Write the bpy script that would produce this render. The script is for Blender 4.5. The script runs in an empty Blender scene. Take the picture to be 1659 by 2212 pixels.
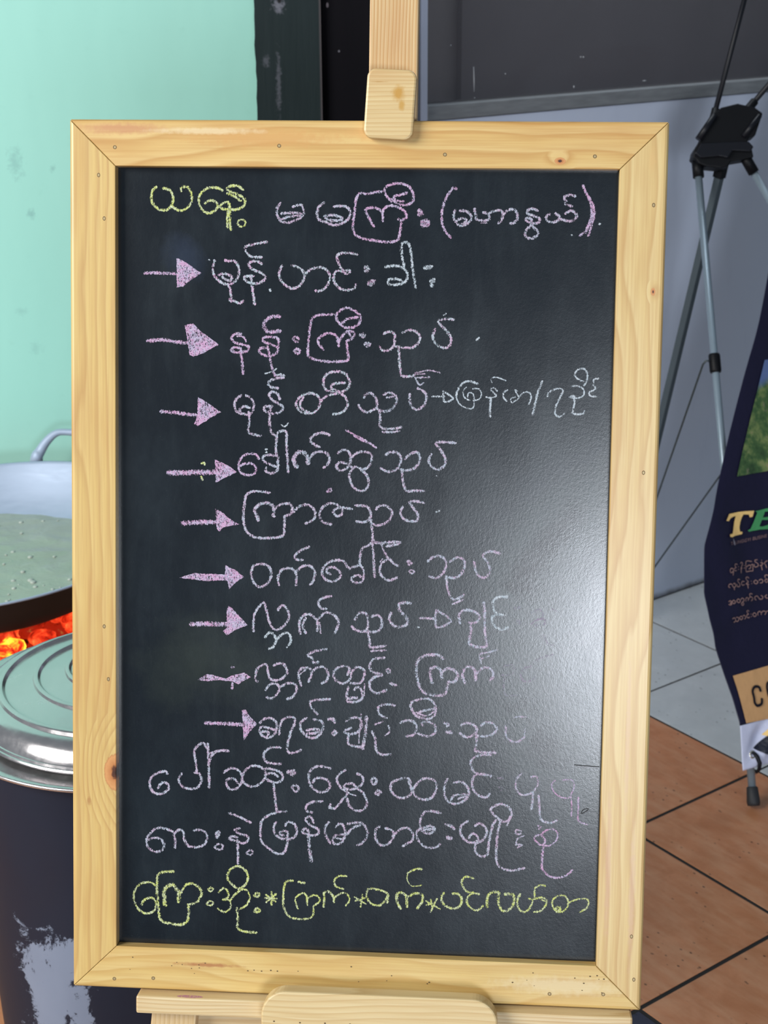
import bpy, bmesh, math, random
from mathutils import Vector, Matrix, noise, geometry
C = bpy.context.scene.collection
SC = bpy.context.scene
PI = math.pi
random.seed(7)

# ---------------------------------------------------------------- camera
cam_data = bpy.data.cameras.new('camera')
cam_data.sensor_fit = 'VERTICAL'
cam_data.sensor_height = 36.0
cam_data.lens = 36.0 * 3305.855 / 2212.0
cam_data.clip_start = 0.05
cam_data.dof.use_dof = True
cam_data.dof.focus_distance = 1.57
cam_data.dof.aperture_fstop = 15.0
cam = bpy.data.objects.new('camera', cam_data)
C.objects.link(cam)
pitch, roll = 0.35384187, -0.00542968
fw = Vector((0, math.cos(pitch), -math.sin(pitch)))
up = Vector((0, math.sin(pitch), math.cos(pitch)))
rt = Vector((1, 0, 0))
r2 = rt*math.cos(roll) + up*math.sin(roll)
u2 = -rt*math.sin(roll) + up*math.cos(roll)
cam.matrix_world = Matrix(((r2.x, u2.x, -fw.x, 0), (r2.y, u2.y, -fw.y, 0), (r2.z, u2.z, -fw.z, 1.714), (0, 0, 0, 1)))
SC.camera = cam

# ---------------------------------------------------------------- world, lights, exposure
w = bpy.data.worlds.new('world'); SC.world = w; w.use_nodes = True
bgn = w.node_tree.nodes['Background']
bgn.inputs[0].default_value = (0.66, 0.83, 1.0, 1); bgn.inputs[1].default_value = 0.17

def area(name, loc, target, sx, sy, power, col):
    l = bpy.data.lights.new(name, 'AREA'); l.shape = 'RECTANGLE'; l.size = sx; l.size_y = sy
    l.energy = power; l.color = col
    o = bpy.data.objects.new(name, l); C.objects.link(o); o.location = loc
    o.rotation_euler = (Vector(target)-Vector(loc)).to_track_quat('-Z', 'Y').to_euler()
    return o
# broad daylight from the open shopfront, upper left behind the viewer
area('daylight_from_the_open_shopfront', (-3.6, -0.7, 3.3), (-0.2, 2.2, 0.9), 2.8, 2.4, 285, (1.0, 0.98, 0.94))
# the bright street seen through the doorway straight behind the viewer
area('street_doorway', (0.80, -4.0, 1.47), (0.1, 1.4, 1.1), 1.45, 0.95, 140, (0.86, 0.92, 1.0))

# unseen fill light, added to brighten the room behind the window
area('added_back_room_fill', (0.80, 3.98, 2.4), (0.78, 3.99, 1.2), 0.9, 0.15, 9.0, (0.84, 0.93, 1.0)).rotation_euler.z = 0.64

SC.view_settings.view_transform = 'Standard'
SC.view_settings.look = 'None'
SC.view_settings.exposure = 0.0
SC.view_settings.gamma = 1.0
SC.view_settings.use_curve_mapping = False

# ---------------------------------------------------------------- helpers
def new_mesh(name, verts, faces, mat=None, parent=None, smooth=False, loc=None, bevel=0, seg=2):
    me = bpy.data.meshes.new(name); me.from_pydata([tuple(v) for v in verts], [], faces); me.update()
    return link(name, me, mat, parent, smooth, loc, bevel, seg)
def link(name, me, mat=None, parent=None, smooth=False, loc=None, bevel=0, seg=2):
    o = bpy.data.objects.new(name, me); C.objects.link(o)
    if mat: me.materials.append(mat)
    if parent: o.parent = parent
    if loc is not None: o.location = loc
    if smooth:
        for p in me.polygons: p.use_smooth = True
    if bevel:
        m = o.modifiers.new('bevel', 'BEVEL'); m.width = bevel; m.segments = seg; m.limit_method = 'ANGLE'; m.angle_limit = 0.6
    return o
def from_bm(name, bm, mat=None, parent=None, smooth=False, loc=None, bevel=0, seg=2):
    bmesh.ops.recalc_face_normals(bm, faces=bm.faces)
    me = bpy.data.meshes.new(name); bm.to_mesh(me); bm.free()
    return link(name, me, mat, parent, smooth, loc, bevel, seg)
def box_bm(bm, x0, x1, y0, y1, z0, z1):
    v = [bm.verts.new(p) for p in ((x0,y0,z0),(x1,y0,z0),(x1,y1,z0),(x0,y1,z0),(x0,y0,z1),(x1,y0,z1),(x1,y1,z1),(x0,y1,z1))]
    for f in ((0,3,2,1),(4,5,6,7),(0,1,5,4),(1,2,6,5),(2,3,7,6),(3,0,4,7)): bm.faces.new([v[i] for i in f])
def box(name, x0, x1, y0, y1, z0, z1, mat, parent=None, bevel=0, seg=2, loc=None):
    bm = bmesh.new(); box_bm(bm, x0, x1, y0, y1, z0, z1)
    return from_bm(name, bm, mat, parent, False, loc, bevel, seg)
def prism_xz(name, pts, y0, y1, mat, parent=None, bevel=0, loc=None, smooth=False):
    """outline in x,z pulled from y0 to y1"""
    n = len(pts)
    v = [(a, y0, b) for a, b in pts] + [(a, y1, b) for a, b in pts]
    f = [tuple(range(n)), tuple(range(2*n-1, n-1, -1))] + [(i, i+n, (i+1) % n + n, (i+1) % n) for i in range(n)]
    bm = bmesh.new(); vs = [bm.verts.new(p) for p in v]
    for q in f: bm.faces.new([vs[i] for i in q])
    return from_bm(name, bm, mat, parent, smooth, loc, bevel)
def lathe(name, prof, mat, parent=None, loc=None, n=96, smooth=True, closed=False):
    bm = bmesh.new(); rings = []
    for r, z in prof:
        if r < 1e-5: rings.append([bm.verts.new((0, 0, z))])
        else: rings.append([bm.verts.new((r*math.cos(2*PI*k/n), r*math.sin(2*PI*k/n), z)) for k in range(n)])
    for a, b in zip(rings, rings[1:]):
        for k in range(n):
            k2 = (k+1) % n
            if len(a) == 1: bm.faces.new((a[0], b[k], b[k2]))
            elif len(b) == 1: bm.faces.new((a[k2], a[k], b[0]))
            else: bm.faces.new((a[k], b[k], b[k2], a[k2]))
    return from_bm(name, bm, mat, parent, smooth, loc)
def tube(name, pts, rad, mat, parent=None, n=12, smooth=True, loc=None, flat=1.0):
    """round bar through points; rad a number or a list; flat squeezes it along its side axis"""
    bm = bmesh.new(); P = [Vector(p) for p in pts]; R = rad if isinstance(rad, (list, tuple)) else [rad]*len(P)
    prev = None; rings = []
    for i, p in enumerate(P):
        d = (P[min(i+1, len(P)-1)] - P[max(i-1, 0)]).normalized()
        ref = Vector((0, 0, 1)) if abs(d.z) < 0.9 else Vector((0, 1, 0))
        if prev is None: s = d.cross(ref).normalized()
        else: s = (prev - d*prev.dot(d)).normalized()
        prev = s; t = d.cross(s)
        rings.append([bm.verts.new(p + (s*math.cos(2*PI*k/n)*flat + t*math.sin(2*PI*k/n))*R[i]) for k in range(n)])
    for a, b in zip(rings, rings[1:]):
        for k in range(n): bm.faces.new((a[k], a[(k+1) % n], b[(k+1) % n], b[k]))
    bm.faces.new(rings[0][::-1]); bm.faces.new(rings[-1])
    o = from_bm(name, bm, mat, parent, False, loc)
    if smooth:
        for pl in o.data.polygons: pl.use_smooth = len(pl.vertices) == 4
    return o
def empty(name, loc=(0,0,0), rot=None):
    o = bpy.data.objects.new(name, None); C.objects.link(o); o.empty_display_size = 0.1
    if rot is not None: o.matrix_world = Matrix.Translation(loc) @ rot.to_4x4()
    else: o.location = loc
    return o
def tag(o, label, cat, group=None, kind=None):
    o['label'] = label; o['category'] = cat
    if group: o['group'] = group
    if kind: o['kind'] = kind
    return o
def tess(vs):
    """triangles of a concave outline"""
    return geometry.tessellate_polygon([[v.co for v in vs]])
def smooth_line(pts, step):
    """Catmull-Rom through 2-D points"""
    if len(pts) < 3: return pts
    out = []; n = len(pts)
    for i in range(n-1):
        p0 = pts[max(i-1, 0)]; p1 = pts[i]; p2 = pts[i+1]; p3 = pts[min(i+2, n-1)]
        k = max(2, int(math.hypot(p2[0]-p1[0], p2[1]-p1[1])/step))
        for j in range(k):
            t = j/k; t2 = t*t; t3 = t2*t
            out.append(tuple(0.5*(2*p1[a]+(p2[a]-p0[a])*t+(2*p0[a]-5*p1[a]+4*p2[a]-p3[a])*t2+(3*p1[a]-p0[a]-3*p2[a]+p3[a])*t3) for a in (0, 1)))
    out.append(pts[-1]); return out

# ---------------------------------------------------------------- materials
class NT:
    def __init__(s, name):
        s.m = bpy.data.materials.new(name); s.m.use_nodes = True; s.t = s.m.node_tree; s.n = s.t.nodes; s.l = s.t.links
        s.b = s.n['Principled BSDF']; s.out = s.n['Material Output']; s.co = s.n.new('ShaderNodeTexCoord')
    def put(s, sock, v):
        if hasattr(v, 'is_output'): s.l.new(v, sock)
        elif isinstance(v, (tuple, list)) and len(v) == 3 and sock.type == 'RGBA': sock.default_value = (*v, 1)
        else: sock.default_value = v
    def set(s, **k):
        for a, v in k.items(): s.put(s.b.inputs[a.replace('_', ' ')], v)
        return s
    def math(s, op, a, b=None, c=None, clamp=False):
        n = s.n.new('ShaderNodeMath'); n.operation = op; n.use_clamp = clamp
        for i, v in enumerate((a, b, c)):
            if v is not None: s.put(n.inputs[i], v)
        return n.outputs[0]
    def mapping(s, scale=(1,1,1), loc=(0,0,0), rot=(0,0,0), src='Object'):
        n = s.n.new('ShaderNodeMapping'); s.l.new(s.co.outputs[src], n.inputs[0])
        n.inputs['Scale'].default_value = scale; n.inputs['Location'].default_value = loc; n.inputs['Rotation'].default_value = rot
        return n.outputs[0]
    def noise(s, vec=None, scale=5, detail=4, rough=0.55, dist=0.0):
        n = s.n.new('ShaderNodeTexNoise'); s.put(n.inputs['Vector'], vec if vec is not None else s.co.outputs['Object'])
        n.inputs['Scale'].default_value = scale; n.inputs['Detail'].default_value = detail
        n.inputs['Roughness'].default_value = rough; n.inputs['Distortion'].default_value = dist
        return n.outputs[0]
    def voro(s, vec=None, scale=5, feature='F1'):
        n = s.n.new('ShaderNodeTexVoronoi'); n.feature = feature; s.put(n.inputs['Vector'], vec if vec is not None else s.co.outputs['Object'])
        n.inputs['Scale'].default_value = scale; return n
    def ramp(s, fac, stops, interp='LINEAR'):
        n = s.n.new('ShaderNodeValToRGB'); s.put(n.inputs[0], fac); cr = n.color_ramp; cr.interpolation = interp
        while len(cr.elements) < len(stops): cr.elements.new(0.5)
        for e, (p, c) in zip(cr.elements, stops):
            e.position = p; e.color = (*c, 1) if isinstance(c, (tuple, list)) else (c, c, c, 1)
        return n.outputs[0]
    def mix(s, fac, a, b, mode='MIX'):
        n = s.n.new('ShaderNodeMix'); n.data_type = 'RGBA'; n.blend_type = mode
        s.put(n.inputs[0], fac); s.put(n.inputs[6], a); s.put(n.inputs[7], b); return n.outputs[2]
    def bump(s, h, strength=0.3, dist=0.002):
        n = s.n.new('ShaderNodeBump'); s.put(n.inputs['Height'], h); n.inputs['Strength'].default_value = strength
        n.inputs['Distance'].default_value = dist; s.l.new(n.outputs[0], s.b.inputs['Normal']); return s
    def xyz(s, vec=None):
        n = s.n.new('ShaderNodeSeparateXYZ'); s.put(n.inputs[0], vec if vec is not None else s.co.outputs['Object']); return n.outputs

def plain(name, col, rough=0.5, metal=0.0, var=0.12, nscale=20, bump=0.0, spec=0.5):
    s = NT(name); nz = s.noise(None, nscale, 5)
    c = s.mix(nz, tuple(x*(1-var) for x in col), tuple(min(1, x*(1+var)) for x in col))
    s.set(Base_Color=c, Roughness=rough, Metallic=metal, Specular_IOR_Level=spec)
    if bump: s.bump(s.noise(None, nscale*6, 4), bump, 0.001)
    return s.m

def wood(name, along, light, mid, dark, knots=(), ring=26.0, rough=0.42, seed=0.0, streak=1.0, stains=(), coat=0.25, soft=0.75):
    """pine: grain lines run along 'x' or 'z'; knots = (x, z, radius)"""
    s = NT(name)
    stretch = (1, 1, 0.055) if along == 'z' else (0.055, 1, 1)
    v = s.mapping(stretch, (seed, seed*0.7, seed*1.3))
    warp = s.noise(s.mapping((1, 1, 0.35) if along == 'z' else (0.35, 1, 1), (seed*2, 0, seed)), 9, 2, 0.5)
    X = s.xyz(v)
    across = X[0] if along == 'z' else X[2]
    g = s.math('ADD', s.math('MULTIPLY', across, ring*6.0), s.math('MULTIPLY', warp, 5.0))
    g = s.math('ADD', g, s.math('MULTIPLY', s.noise(v, 40, 3), 1.2))
    O = s.xyz()
    for kx, kz, r in knots:
        dx = s.math('SUBTRACT', O[0], kx); dz = s.math('SUBTRACT', O[2], kz)
        if along == 'z': dz = s.math('MULTIPLY', dz, 0.62)
        else: dx = s.math('MULTIPLY', dx, 0.62)
        d = s.math('SQRT', s.math('ADD', s.math('MULTIPLY', dx, dx), s.math('MULTIPLY', dz, dz)))
        fall = s.math('SUBTRACT', 1.0, s.math('DIVIDE', d, r*3.2), clamp=True)
        g = s.math('ADD', g, s.math('MULTIPLY', fall, 4.0 if r > 0.008 else 0.9))
    saw = s.math('FRACT', g)
    c = s.ramp(saw, [(0.0, light), (0.55, mid), (0.86, dark), (1.0, light)])
    c = s.mix(streak*0.62, mid, c)
    fine = s.noise(s.mapping((420, 60, 9) if along == 'z' else (9, 60, 420), (seed, 0, 0)), 1.0, 3)
    c = s.mix(s.ramp(fine, [(0.40, 0.0), (0.72, 0.55)]), c, dark)
    cloud = s.noise(s.mapping((1, 1, 0.3) if along == 'z' else (0.3, 1, 1), (seed*3, 1, 2)), 16, 3)
    c = s.mix(s.ramp(cloud, [(0.5, 0.0), (0.72, 0.38)]), c, (dark[0]*0.95, dark[1]*0.72, dark[2]*0.6))
    for kx, kz, r in knots:
        dx = s.math('SUBTRACT', O[0], kx); dz = s.math('SUBTRACT', O[2], kz)
        if along == 'z': dz = s.math('MULTIPLY', dz, 0.62)
        else: dx = s.math('MULTIPLY', dx, 0.62)
        d = s.math('SQRT', s.math('ADD', s.math('MULTIPLY', dx, dx), s.math('MULTIPLY', dz, dz)))
        d = s.math('DIVIDE', s.math('ADD', d, s.math('MULTIPLY', s.math('SUBTRACT', s.noise(None, 220, 3), 0.5), r*0.35)), r)
        k = s.ramp(d, [(0.0, (0.03, 0.012, 0.006)), (0.28, (0.10, 0.03, 0.012)), (0.4, (0.48, 0.19, 0.06)), (0.85, (0.62, 0.30, 0.11)), (1.0, (0.42, 0.17, 0.06))])
        c = s.mix(s.ramp(d, [(0.93, 1.0), (1.12, 0.0)]), c, k)
    for kx, kz, rx, rz, col in stains:
        dx = s.math('DIVIDE', s.math('SUBTRACT', O[0], kx), rx); dz = s.math('DIVIDE', s.math('SUBTRACT', O[2], kz), rz)
        d = s.math('SQRT', s.math('ADD', s.math('MULTIPLY', dx, dx), s.math('MULTIPLY', dz, dz)))
        d = s.math('ADD', d, s.math('MULTIPLY', s.math('SUBTRACT', s.noise(None, 160, 4), 0.5), 1.1))
        c = s.mix(s.ramp(d, [(0.35, soft), (1.05, 0.0)]), c, col)
    s.set(Base_Color=c, Roughness=rough, Coat_Weight=coat, Coat_Roughness=0.25)
    s.bump(s.math('ADD', s.math('MULTIPLY', saw, 0.3), fine), 0.12, 0.0008)
    return s.m

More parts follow.
